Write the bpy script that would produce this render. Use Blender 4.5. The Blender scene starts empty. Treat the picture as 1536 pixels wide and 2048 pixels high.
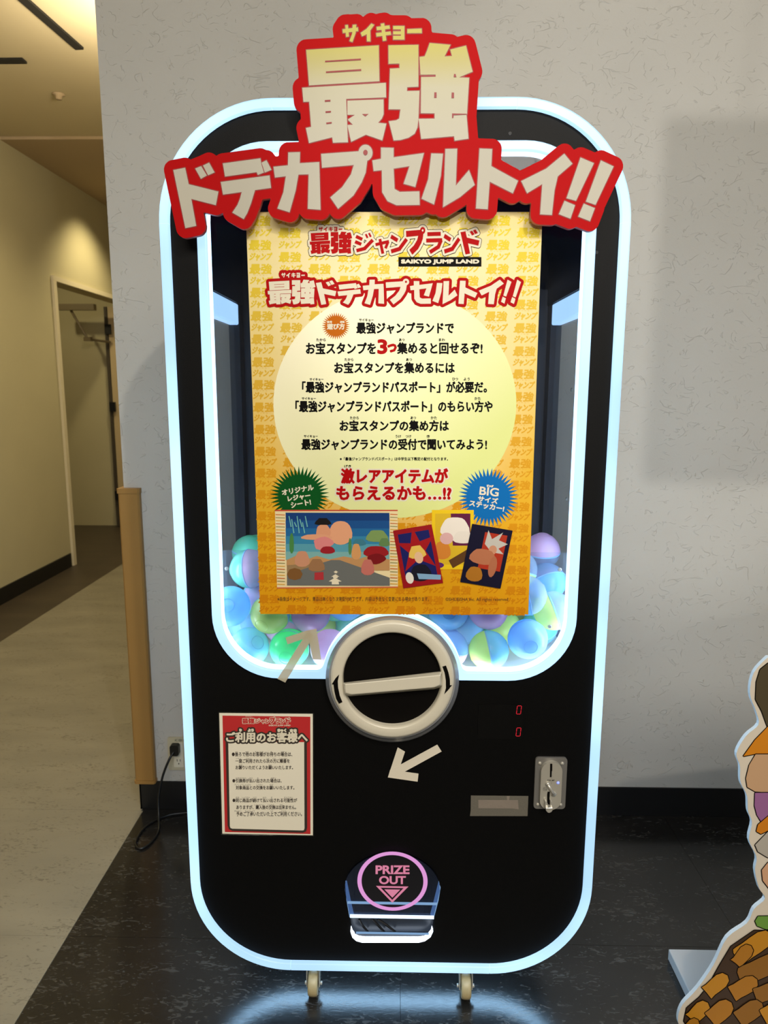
import bpy, bmesh, math, random
import numpy as np
from mathutils import Matrix, Vector
random.seed(7)
C = bpy.context.scene.collection
sc = bpy.context.scene

# ---------------------------------------------------------------- camera
F_PX = 1432.7209
PITCH, YAW, ROLL = 0.171018, 0.018589, -0.00293
CAM = Vector((0.010634, -1.523493, 1.502422))
RM = Matrix.Rotation(YAW, 3, 'Z') @ Matrix.Rotation(-PITCH, 3, 'X') @ Matrix.Rotation(ROLL, 3, 'Y')
cd = bpy.data.cameras.new('camera'); cam = bpy.data.objects.new('camera', cd); C.objects.link(cam)
cd.sensor_fit = 'VERTICAL'; cd.sensor_height = 36.0; cd.lens = F_PX / 2048 * 36.0
cd.clip_start = 0.02; cd.clip_end = 60
cam.matrix_world = Matrix.Translation(CAM) @ (RM @ Matrix(((1, 0, 0), (0, 0, -1), (0, 1, 0)))).to_4x4()
cd.dof.use_dof = True; cd.dof.focus_distance = 1.56; cd.dof.aperture_fstop = 6.5
sc.camera = cam

# ---------------------------------------------------------------- world, lights, exposure
def lin(c):
    return tuple(((x / 255) / 12.92 if x / 255 <= 0.04045 else ((x / 255 + 0.055) / 1.055) ** 2.4) for x in c)
w = bpy.data.worlds.new('world'); sc.world = w; w.use_nodes = True
w.node_tree.nodes['Background'].inputs[0].default_value = (0.75, 0.78, 0.85, 1)
w.node_tree.nodes['Background'].inputs[1].default_value = 0.06
vs = sc.view_settings
vs.view_transform = 'Standard'; vs.look = 'None'; vs.gamma = 1.0; vs.exposure = 0.52; vs.use_curve_mapping = False
def aim(o, to): o.rotation_euler = (Vector(to) - o.location).to_track_quat('-Z', 'Y').to_euler()
def area(name, loc, to, sx, sy, watts, col, spread=180):
    l = bpy.data.lights.new(name, 'AREA'); l.shape = 'RECTANGLE'; l.size = sx; l.size_y = sy; l.energy = watts; l.color = col
    l.spread = math.radians(spread)
    o = bpy.data.objects.new(name, l); C.objects.link(o); o.location = loc; aim(o, to); return o
def spot(name, loc, to, watts, col, ang=90, blend=.6, rad=.04):
    l = bpy.data.lights.new(name, 'SPOT'); l.energy = watts; l.color = col; l.spot_size = math.radians(ang); l.spot_blend = blend; l.shadow_soft_size = rad
    o = bpy.data.objects.new(name, l); C.objects.link(o); o.location = loc; aim(o, to); return o
WARM = (1.0, .86, .66); NEUT = (1.0, .93, .82); HALL = (1.0, .83, .46)
area('ceiling_panel_light', (0.3, -3.0, 3.15), (0.3, -1.8, 0), 3.4, 1.6, 135, NEUT)
spot('ceiling_downlight', (0.05, -1.15, 3.15), (0.0, 0.1, 1.4), 9, NEUT, 80, .7, .035)
spot('ceiling_downlight', (0.76, -2.47, 3.15), (-0.2, 0.837, 1.5), 75, NEUT, 80, .6, .03)
spot('shadow_card_spot', (-0.2, -4.2, 2.0), (0.85, 0.837, 1.85), 150, (1, .96, .9), 27, .5, .015)  # added unseen spot; throws the hung card's shadow onto the right wall
spot('corridor_downlight', (-2.25, 5.0, 3.18), (-2.75, 5.05, 1.0), 55, HALL, 110, .8, .06)
spot('corridor_downlight', (-1.7, 1.2, 3.18), (-2.0, 1.3, 0.0), 42, HALL, 120, .8, .08)
spot('corridor_downlight', (-1.6, 3.4, 3.1), (-2.0, 3.3, 0.0), 26, HALL, 130, .8, .08)
pl = bpy.data.lights.new('corridor_fill', 'POINT'); pl.energy = 26; pl.color = (1, .85, .6); pl.shadow_soft_size = .12  # fill added out of view behind the wall end to brighten the corridor ceiling
po = bpy.data.objects.new('corridor_fill', pl); C.objects.link(po); po.location = (-1.15, 2.0, 2.85)
spot('side_room_light', (-3.5, 4.9, 2.9), (-3.1, 6.1, 1.2), 16, HALL, 120, .8, .05)

# ---------------------------------------------------------------- material helpers
def newmat(name):
    m = bpy.data.materials.new(name); m.use_nodes = True
    return m, m.node_tree.nodes, m.node_tree.links, m.node_tree.nodes['Principled BSDF']
def S(b, k, v): b.inputs[k].default_value = v
def simple(name, rgb, rough=.5, metal=0, spec=.5, coat=0, bump=0, bscale=200, noise=0, nscale=6):
    m, n, l, b = newmat(name); col = (*lin(rgb), 1)
    S(b, 'Base Color', col); S(b, 'Roughness', rough); S(b, 'Metallic', metal); S(b, 'Specular IOR Level', spec); S(b, 'Coat Weight', coat)
    tc = n.new('ShaderNodeTexCoord')
    t = n.new('ShaderNodeTexNoise'); t.inputs['Scale'].default_value = nscale; t.inputs['Detail'].default_value = 4
    l.new(tc.outputs['Object'], t.inputs['Vector'])
    mx = n.new('ShaderNodeMixRGB'); mx.blend_type = 'MULTIPLY'; mx.inputs[0].default_value = noise if noise else .04
    mx.inputs[1].default_value = col; l.new(t.outputs['Fac'], mx.inputs[2]); l.new(mx.outputs[0], b.inputs['Base Color'])
    if bump:
        t2 = n.new('ShaderNodeTexNoise'); t2.inputs['Scale'].default_value = bscale
        l.new(tc.outputs['Object'], t2.inputs['Vector'])
        bp = n.new('ShaderNodeBump'); bp.inputs['Strength'].default_value = bump; bp.inputs['Distance'].default_value = .002
        l.new(t2.outputs['Fac'], bp.inputs['Height']); l.new(bp.outputs[0], b.inputs['Normal'])
    return m
def emit(name, rgb, s, body=(200, 215, 230)):
    m, n, l, b = newmat(name)
    S(b, 'Base Color', (*lin(body), 1)); S(b, 'Roughness', .35); S(b, 'Emission Color', (*lin(rgb), 1)); S(b, 'Emission Strength', s)
    return m
def emit_var(name, rgb, s, body, lo=.86, hi=1.3):
    m = emit(name, rgb, s, body); n = m.node_tree.nodes; l = m.node_tree.links; b = n['Principled BSDF']
    tc = n.new('ShaderNodeTexCoord'); t = n.new('ShaderNodeTexNoise'); t.inputs['Scale'].default_value = 3.2; t.inputs['Detail'].default_value = 1
    l.new(tc.outputs['Object'], t.inputs[0]); mr = n.new('ShaderNodeMapRange'); mr.inputs[1].default_value = .35; mr.inputs[2].default_value = .65
    mr.inputs[3].default_value = lo * s; mr.inputs[4].default_value = hi * s; l.new(t.outputs['Fac'], mr.inputs[0]); l.new(mr.outputs[0], b.inputs['Emission Strength'])
    return m
def plaster(name, rgb, ridges=.5):
    m, n, l, b = newmat(name)
    tc = n.new('ShaderNodeTexCoord'); mp = n.new('ShaderNodeMapping'); l.new(tc.outputs['Object'], mp.inputs[0])
    mp.inputs['Scale'].default_value = (1, 1, 1.35)
    base = n.new('ShaderNodeTexNoise'); base.inputs['Scale'].default_value = 3; base.inputs['Detail'].default_value = 3
    l.new(mp.outputs[0], base.inputs[0])
    cr = n.new('ShaderNodeValToRGB'); c0 = lin([x * .97 for x in rgb]); c1 = lin([min(255, x * 1.02) for x in rgb])
    cr.color_ramp.elements[0].color = (*c0, 1); cr.color_ramp.elements[1].color = (*c1, 1)
    l.new(base.outputs['Fac'], cr.inputs[0]); l.new(cr.outputs[0], b.inputs['Base Color'])
    S(b, 'Roughness', .75); S(b, 'Specular IOR Level', .25)
    # thin curled ridges: zero crossings of a noise, kept only in patches
    def ridge(scale, width, off):
        t = n.new('ShaderNodeTexNoise'); t.inputs['Scale'].default_value = scale; t.inputs['Detail'].default_value = 2.2; t.inputs['Distortion'].default_value = .7
        mo = n.new('ShaderNodeMapping'); mo.inputs['Location'].default_value = (off, off * 2, off * 3); l.new(mp.outputs[0], mo.inputs[0]); l.new(mo.outputs[0], t.inputs[0])
        a = n.new('ShaderNodeMath'); a.operation = 'SUBTRACT'; a.inputs[1].default_value = .5; l.new(t.outputs['Fac'], a.inputs[0])
        ab = n.new('ShaderNodeMath'); ab.operation = 'ABSOLUTE'; l.new(a.outputs[0], ab.inputs[0])
        mr = n.new('ShaderNodeMapRange'); mr.inputs[1].default_value = 0; mr.inputs[2].default_value = width; mr.inputs[3].default_value = 1; mr.inputs[4].default_value = 0
        l.new(ab.outputs[0], mr.inputs[0])
        k = n.new('ShaderNodeTexNoise'); k.inputs['Scale'].default_value = scale * 2.3; mo2 = n.new('ShaderNodeMapping'); mo2.inputs['Location'].default_value = (off + 9, off, 4)
        l.new(mp.outputs[0], mo2.inputs[0]); l.new(mo2.outputs[0], k.inputs[0])
        mk = n.new('ShaderNodeMapRange'); mk.inputs[1].default_value = .52; mk.inputs[2].default_value = .6; l.new(k.outputs['Fac'], mk.inputs[0])
        mu = n.new('ShaderNodeMath'); mu.operation = 'MULTIPLY'; l.new(mr.outputs[0], mu.inputs[0]); l.new(mk.outputs[0], mu.inputs[1])
        return mu
    r1 = ridge(9, .008, 1.3); r2 = ridge(16, .010, 5.7)
    ad = n.new('ShaderNodeMath'); ad.operation = 'MAXIMUM'; l.new(r1.outputs[0], ad.inputs[0]); l.new(r2.outputs[0], ad.inputs[1])
    fine = n.new('ShaderNodeTexNoise'); fine.inputs['Scale'].default_value = 160; l.new(mp.outputs[0], fine.inputs[0])
    f2 = n.new('ShaderNodeMath'); f2.operation = 'MULTIPLY_ADD'; f2.inputs[1].default_value = .25; l.new(fine.outputs['Fac'], f2.inputs[0]); l.new(ad.outputs[0], f2.inputs[2])
    bp = n.new('ShaderNodeBump'); bp.inputs['Strength'].default_value = ridges; bp.inputs['Distance'].default_value = .003
    l.new(f2.outputs[0], bp.inputs['Height']); l.new(bp.outputs[0], b.inputs['Normal'])
    return m
def lino(name, dark, mid, light, thr, rough, roughvar=.1, fsc=34):
    m, n, l, b = newmat(name)
    tc = n.new('ShaderNodeTexCoord'); mp = n.new('ShaderNodeMapping'); mp.inputs['Scale'].default_value = (1, 2.6, 1); l.new(tc.outputs['Object'], mp.inputs[0])
    def N(scale, det, dist=0):
        t = n.new('ShaderNodeTexNoise'); t.inputs['Scale'].default_value = scale; t.inputs['Detail'].default_value = det; t.inputs['Distortion'].default_value = dist
        l.new(mp.outputs[0], t.inputs[0]); return t
    a = N(2.2, 6, .4); c = N(fsc, 8, 1.6); g = N(5, 3, .5)
    r1 = n.new('ShaderNodeValToRGB'); r1.color_ramp.elements[0].position = .35; r1.color_ramp.elements[1].position = .7
    r1.color_ramp.elements[0].color = (*lin(dark), 1); r1.color_ramp.elements[1].color = (*lin(mid), 1); l.new(a.outputs[0], r1.inputs[0])
    mk = n.new('ShaderNodeMath'); mk.operation = 'MULTIPLY_ADD'; mk.inputs[1].default_value = .45; l.new(g.outputs[0], mk.inputs[0]); l.new(c.outputs[0], mk.inputs[2])
    mr = n.new('ShaderNodeMapRange'); mr.inputs[1].default_value = thr; mr.inputs[2].default_value = thr + .09; l.new(mk.outputs[0], mr.inputs[0])
    mx = n.new('ShaderNodeMixRGB'); l.new(mr.outputs[0], mx.inputs[0]); l.new(r1.outputs[0], mx.inputs[1]); mx.inputs[2].default_value = (*lin(light), 1)
    l.new(mx.outputs[0], b.inputs['Base Color'])
    rr = n.new('ShaderNodeMapRange'); rr.inputs[3].default_value = rough; rr.inputs[4].default_value = rough + roughvar; l.new(c.outputs[0], rr.inputs[0]); l.new(rr.outputs[0], b.inputs['Roughness'])
    bp = n.new('ShaderNodeBump'); bp.inputs['Strength'].default_value = .12; bp.inputs['Distance'].default_value = .001; l.new(c.outputs[0], bp.inputs['Height']); l.new(bp.outputs[0], b.inputs['Normal'])
    return m
def gradz(name, stops, z0, z1, rough=.5, axis='Z'):
    """printed colour gradient along object z"""
    m, n, l, b = newmat(name)
    tc = n.new('ShaderNodeTexCoord'); sp = n.new('ShaderNodeSeparateXYZ'); l.new(tc.outputs['Object'], sp.inputs[0])
    mr = n.new('ShaderNodeMapRange'); mr.inputs[1].default_value = z0; mr.inputs[2].default_value = z1; l.new(sp.outputs[axis], mr.inputs[0])
    S(b, 'Specular IOR Level', .15)
    cr = n.new('ShaderNodeValToRGB'); l.new(mr.outputs[0], cr.inputs[0])
    e = cr.color_ramp.elements
    while len(e) < len(stops): e.new(.5)
    for k, (p, c) in enumerate(stops): e[k].position = p; e[k].color = (*lin(c), 1)
    l.new(cr.outputs[0], b.inputs['Base Color']); S(b, 'Roughness', rough); S(b, 'Specular IOR Level', .15)
    return m
def clear(name, tint=(1, 1, 1), gloss=.08, haze=0., hazecol=(210, 225, 240), rough=.02):
    """clear plastic sheet: mostly see-through, fresnel gloss, optional milky haze"""
    m, n, l, b = newmat(name); n.remove(b)
    out = n['Material Output']; tr = n.new('ShaderNodeBsdfTransparent'); tr.inputs[0].default_value = (*tint, 1)
    gl = n.new('ShaderNodeBsdfGlossy'); gl.inputs['Roughness'].default_value = rough
    fr = n.new('ShaderNodeFresnel'); fr.inputs[0].default_value = 1.45
    mu = n.new('ShaderNodeMath'); mu.operation = 'MULTIPLY'; mu.inputs[1].default_value = gloss * 10; l.new(fr.outputs[0], mu.inputs[0]); mu.use_clamp = True
    mx = n.new('ShaderNodeMixShader'); l.new(mu.outputs[0], mx.inputs[0]); l.new(tr.outputs[0], mx.inputs[1]); l.new(gl.outputs[0], mx.inputs[2])
    last = mx
    if haze:
        df = n.new('ShaderNodeBsdfTranslucent'); df.inputs[0].default_value = (*lin(hazecol), 1)
        d2 = n.new('ShaderNodeBsdfDiffuse'); d2.inputs[0].default_value = (*lin(hazecol), 1)
        ms = n.new('ShaderNodeMixShader'); l.new(df.outputs[0], ms.inputs[1]); l.new(d2.outputs[0], ms.inputs[2])
        m3 = n.new('ShaderNodeMixShader'); m3.inputs[0].default_value = haze; l.new(mx.outputs[0], m3.inputs[1]); l.new(ms.outputs[0], m3.inputs[2]); last = m3
    l.new(last.outputs[0], out.inputs[0])
    return m
def plastic_shell(name, rgb, trans=.45, alpha=1.0):
    m, n, l, b = newmat(name); out = n['Material Output']
    S(b, 'Base Color', (*lin(rgb), 1)); S(b, 'Roughness', .22)
    tl = n.new('ShaderNodeBsdfTranslucent'); tl.inputs[0].default_value = (*lin(rgb), 1)
    mx = n.new('ShaderNodeMixShader'); mx.inputs[0].default_value = trans; l.new(b.outputs[0], mx.inputs[1]); l.new(tl.outputs[0], mx.inputs[2])
    last = mx
    if alpha < 1:
        tr = n.new('ShaderNodeBsdfTransparent'); m2 = n.new('ShaderNodeMixShader'); m2.inputs[0].default_value = alpha
        l.new(tr.outputs[0], m2.inputs[1]); l.new(mx.outputs[0], m2.inputs[2]); last = m2
    l.new(last.outputs[0], out.inputs[0])
    return m

M = {}
M['wall'] = plaster('plaster_wallpaper', (190, 187, 180), .6)
M['hallwall'] = plaster('corridor_wallpaper', (190, 182, 150), .15)
M['ceil'] = simple('ceiling_paint', (205, 192, 162), .8, noise=.05, nscale=2)
M['ceil_dim'] = simple('dimmed_ceiling_paint', (182, 162, 134), .8, noise=.05, nscale=2)  # browner ceiling tone; the dimmer light beyond the step is put in the colour
M['darkfloor'] = lino('dark_vinyl', (22, 22, 22), (34, 32, 31), (60, 59, 57), .80, .13, .12)
S(M['darkfloor'].node_tree.nodes['Principled BSDF'], 'Specular IOR Level', .75)
M['lightfloor'] = lino('light_linoleum', (126, 121, 107), (140, 134, 118), (108, 102, 89), .82, .42, .1, 42)
M['base'] = simple('black_skirting', (14, 15, 18), .45)
M['gap'] = simple('joint_dark', (22, 20, 19), .8)
M['blackmatte'] = simple('matte_black_panel', (8, 8, 8), .5, spec=.12, bump=.15, bscale=900)
M['shell'] = simple('black_cabinet_shell', (17, 18, 20), .5, spec=.3)
M['navy'] = simple('dark_glossy_lining', (18, 26, 40), .38, spec=.3)
M['led'] = emit_var('led_diffuser', (160, 198, 234), 1.0, (60, 70, 85), .92, 1.42)
M['led_side'] = emit('led_diffuser_edge', (176, 216, 255), 3.0)
M['led_in'] = emit('led_diffuser_inner', (178, 222, 255), 2.4)
M['led_rear'] = emit('led_rear_diffuser', (165, 214, 255), 8.0)
M['hop_fill'] = emit('hopper_fill', (228, 236, 250), 26.0)  # strong glow for the added bars that light the capsules
M['ledbar'] = emit('frosted_light_bar', (165, 205, 240), .75)
M['cream'] = simple('cream_print', (182, 178, 165), .6, spec=.2)
M['creamyel'] = gradz('cream_yellow_print', [(0, (222, 214, 196)), (.55, (222, 214, 190)), (.85, (222, 212, 135)), (1, (224, 212, 120))], 0, 1, .5)
M['red'] = simple('red_print', (172, 0, 4), .6, spec=.1)
M['rededge'] = simple('red_board_edge', (190, 90, 90), .5)
M['darkred'] = simple('dark_red_print', (135, 10, 14), .5)
M['white'] = simple('white_print', (224, 217, 196), .6, spec=.15)
M['black'] = simple('black_print', (9, 7, 6), .6, spec=.08)
M['silver'] = simple('silver_plastic', (150, 152, 156), .35, metal=.1)
M['dialcream'] = simple('cream_plastic', (214, 208, 190), .32, coat=.2)
M['metal'] = simple('brushed_metal', (186, 182, 170), .34, metal=.35)
M['chrome'] = simple('chrome', (205, 202, 192), .2, metal=.5)
M['wood'] = simple('corner_guard_laminate', (158, 118, 60), .5, noise=.12, nscale=12)
M['plate'] = simple('outlet_plastic', (196, 188, 160), .4)
M['cord'] = simple('black_rubber', (14, 14, 15), .4)
M['glass'] = clear('clear_pane', (.93, .96, 1), .05)
M['acryl'] = clear('side_acrylic', (.92, .95, .97), .04, .06, (190, 205, 220))
M['barrier'] = clear('barrier_sheet', (.95, .97, 1), .06, .05, (200, 215, 240), .05)

# ---------------------------------------------------------------- geometry helpers
def ray(u, v):
    return RM @ Vector(((u - 768) / F_PX, 1.0, (1024 - v) / F_PX))
def XZ(u, v, y=0.0):
    """where on the vertical plane at depth y the photographed point stands -> (x, z) in metres"""
    d = ray(u, v); t = (y - CAM.y) / d.y
    return (CAM.x + d.x * t, CAM.z + d.z * t)
def link(o, parent=None, label=None, cat=None, group=None, kind=None):
    C.objects.link(o)
    if parent is not None: o.parent = parent
    for k, v in (('label', label), ('category', cat), ('group', group), ('kind', kind)):
        if v: o[k] = v
    return o
def thing(name, loc, label, cat, group=None):
    o = bpy.data.objects.new(name, None); o.location = loc; o.empty_display_size = .05
    return link(o, None, label, cat, group)
def wpos(o):
    p = Vector((0, 0, 0))
    while o is not None: p += o.location; o = o.parent
    return p
def obj(name, mesh, mat, parent=None, smooth=False, **kw):
    """mesh is in world coordinates; it is shifted to the parent's frame"""
    if mat is not None:
        for mm in (mat if isinstance(mat, (list, tuple)) else [mat]): mesh.materials.append(mm)
    if parent is not None:
        p = wpos(parent); mesh.transform(Matrix.Translation(-p))
    if smooth:
        for f in mesh.polygons: f.use_smooth = True
    o = bpy.data.objects.new(name, mesh); return link(o, parent, **kw)
class MB:
    def __init__(s): s.v = []; s.f = []; s.mi = []
    def add(s, vs, fs, mi=0):
        k = len(s.v); s.v += [tuple(a) for a in vs]; s.f += [tuple(k + i for i in f) for f in fs]; s.mi += [mi] * len(fs)
    def box(s, a, b, mi=0, bev=0):
        (x0, y0, z0), (x1, y1, z1) = a, b
        s.add([(x0, y0, z0), (x1, y0, z0), (x1, y1, z0), (x0, y1, z0), (x0, y0, z1), (x1, y0, z1), (x1, y1, z1), (x0, y1, z1)],
              [(0, 3, 2, 1), (4, 5, 6, 7), (0, 1, 5, 4), (1, 2, 6, 5), (2, 3, 7, 6), (3, 0, 4, 7)], mi)
    def prism(s, poly, y0, y1, mi=0, smi=None):
        """simple polygon [(x,z)] from y0 (front) to y1 (back)"""
        n = len(poly)
        ar = sum(poly[i][0] * poly[(i + 1) % n][1] - poly[(i + 1) % n][0] * poly[i][1] for i in range(n))
        if ar < 0: poly = poly[::-1]
        from mathutils.geometry import tessellate_polygon
        tris = tessellate_polygon([[Vector((x, z, 0)) for x, z in poly]])
        T = []
        for a, b, c in tris:
            A, B, D = poly[a], poly[b], poly[c]
            if (B[0] - A[0]) * (D[1] - A[1]) - (D[0] - A[0]) * (B[1] - A[1]) < 0: b, c = c, b
            T.append((a, b, c))
        s.add([(x, y0, z) for x, z in poly], T, mi)
        s.add([(x, y1, z) for x, z in poly], [t[::-1] for t in T], mi)
        s.add([(x, y0, z) for x, z in poly] + [(x, y1, z) for x, z in poly], [(i, i + n, (i + 1) % n + n, (i + 1) % n) for i in range(n)], mi if smi is None else smi)
    def face(s, poly, y, mi=0):
        n = len(poly); from mathutils.geometry import tessellate_polygon
        T = []
        for a, b, c in tessellate_polygon([[Vector((x, z, 0)) for x, z in poly]]):
            A, B, D = poly[a], poly[b], poly[c]
            if (B[0] - A[0]) * (D[1] - A[1]) - (D[0] - A[0]) * (B[1] - A[1]) < 0: b, c = c, b
            T.append((a, b, c))
        s.add([(x, y, z) for x, z in poly], T, mi)
    def lathe(s, prof, c, axis='Y', n=48, mi=0):
        """prof [(r, h)], revolved about axis through c; h along axis"""
        vs = []
        for r, h in prof:
            for k in range(n):
                a = 2 * math.pi * k / n; ca, sa = r * math.cos(a), r * math.sin(a)
                vs.append((c[0] + ca, c[1] + h, c[2] + sa) if axis == 'Y' else (c[0] + h, c[1] + ca, c[2] + sa) if axis == 'X' else (c[0] + ca, c[1] + sa, c[2] + h))
        fs = []
        for i in range(len(prof) - 1):
            for k in range(n): fs.append((i * n + k, i * n + (k + 1) % n, (i + 1) * n + (k + 1) % n, (i + 1) * n + k))
        s.add(vs, fs, mi)
    def tube(s, pts, r, n=10, mi=0):
        pts = [Vector(p) for p in pts]; vs = []; up = Vector((0, 0, 1)); prev = None
        for i, p in enumerate(pts):
            t = (pts[min(i + 1, len(pts) - 1)] - pts[max(i - 1, 0)]).normalized()
            a = t.orthogonal() if prev is None else (prev - t * prev.dot(t)); a.normalize(); prev = a; b = t.cross(a)
            rr = r[i] if isinstance(r, (list, tuple)) else r
            vs += [p + (a * math.cos(2 * math.pi * k / n) + b * math.sin(2 * math.pi * k / n)) * rr for k in range(n)]
        fs = [(i * n + k, i * n + (k + 1) % n, (i + 1) * n + (k + 1) % n, (i + 1) * n + k) for i in range(len(pts) - 1) for k in range(n)]
        fs += [tuple(range(n))[::-1], tuple(range((len(pts) - 1) * n, len(pts) * n))]
        s.add(vs, fs, mi)
    def mesh(s, name, recalc=True):
        m = bpy.data.meshes.new(name); m.from_pydata(s.v, [], s.f)
        for p, i in zip(m.polygons, s.mi): p.material_index = i
        if recalc:
            bm = bmesh.new(); bm.from_mesh(m); bmesh.ops.remove_doubles(bm, verts=bm.verts, dist=1e-6); bmesh.ops.recalc_face_normals(bm, faces=bm.faces); bm.to_mesh(m); bm.free()
        m.update(); return m
def catmull(pts, k=8):
    P = [Vector(p) for p in pts]; out = []
    for i in range(len(P) - 1):
        a, b, c, d = P[max(i - 1, 0)], P[i], P[i + 1], P[min(i + 2, len(P) - 1)]
        for j in range(k):
            t = j / k; out.append(.5 * ((2 * b) + (c - a) * t + (2 * a - 5 * b + 4 * c - d) * t * t + (3 * b - a - 3 * c + d) * t ** 3))
    return out + [P[-1]]
def bevel(o, wdt, seg=2, ang=40):
    b = o.modifiers.new('bevel', 'BEVEL'); b.width = wdt; b.segments = seg; b.limit_method = 'ANGLE'; b.angle_limit = math.radians(ang); return o
def loops_mesh(name, loops, y0, y1, bevel_d=0):
    """filled region bounded by closed loops [(x,z)] (holes by even-odd), extruded from y0 to y1"""
    c = bpy.data.curves.new('tmp', 'CURVE'); c.dimensions = '2D'; c.fill_mode = 'BOTH' if y1 > y0 else 'FRONT'
    c.extrude = (y1 - y0) / 2 - bevel_d if y1 > y0 else 0; c.bevel_depth = bevel_d; c.bevel_resolution = 1; c.offset = -bevel_d
    for lp in loops:
        s = c.splines.new('POLY'); s.points.add(len(lp) - 1)
        for p, (x, z) in zip(s.points, lp): p.co = (x, z, 0, 1)
        s.use_cyclic_u = True
    o = bpy.data.objects.new('tmp', c); C.objects.link(o); bpy.context.view_layer.update()
    m = bpy.data.meshes.new_from_object(o.evaluated_get(bpy.context.evaluated_depsgraph_get())); m.name = name
    bpy.data.objects.remove(o); bpy.data.curves.remove(c)
    m.transform(Matrix(((1, 0, 0, 0), (0, 0, -1, (y0 + y1) / 2), (0, 1, 0, 0), (0, 0, 0, 1))))
    m.materials.clear()
    return m
# text -> triangles in 2D ------------------------------------------------
_tc = {}
def text2d(body, off=0.0, shear=0.0):
    key = (body, off, shear)
    if key in _tc: return _tc[key]
    c = bpy.data.curves.new('t', 'FONT'); c.body = body; c.resolution_u = 2 if len(body) > 18 or ord(body[0]) > 255 else 6; c.offset = off; c.shear = shear; c.fill_mode = 'FRONT'
    o = bpy.data.objects.new('t', c); C.objects.link(o); bpy.context.view_layer.update()
    m = bpy.data.meshes.new_from_object(o.evaluated_get(bpy.context.evaluated_depsgraph_get()))
    V = np.array([v.co[:2] for v in m.vertices]); F = [tuple(p.vertices) for p in m.polygons]
    bpy.data.objects.remove(o); bpy.data.curves.remove(c); bpy.data.meshes.remove(m)
    V[:, 0] -= V[:, 0].min(); V[:, 1] -= V[:, 1].min(); V[:, 0] /= V[:, 0].max(); V[:, 1] /= max(V[:, 1].max(), 1e-6)
    _tc[key] = (V, F); return V, F
def text_px(body, box, y, mb, off=.03, rot=0.0, mi=0, org=(0, 0), s=1.0, shear=0.0):
    """set the text into the photographed box (x0,y0,x1,y1) lying on the plane at depth y"""
    V, F = text2d(body, off, shear)
    x0, y0, x1, y1 = box; x0 = org[0] + x0 / s; x1 = org[0] + x1 / s; y0 = org[1] + y0 / s; y1 = org[1] + y1 / s
    cx, cy = (x0 + x1) / 2, (y0 + y1) / 2; ca, sa = math.cos(rot), math.sin(rot); out = []
    for a, b in V:
        dx, dy = (a - .5) * (x1 - x0), (.5 - b) * (y1 - y0)
        X, Z = XZ(cx + dx * ca + dy * sa, cy - dx * sa + dy * ca, y); out.append((X, y, Z))
    mb.add(out, [f for f in F], mi)
    return [[(out[i][0], out[i][2]) for i in f] for f in F]
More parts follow.
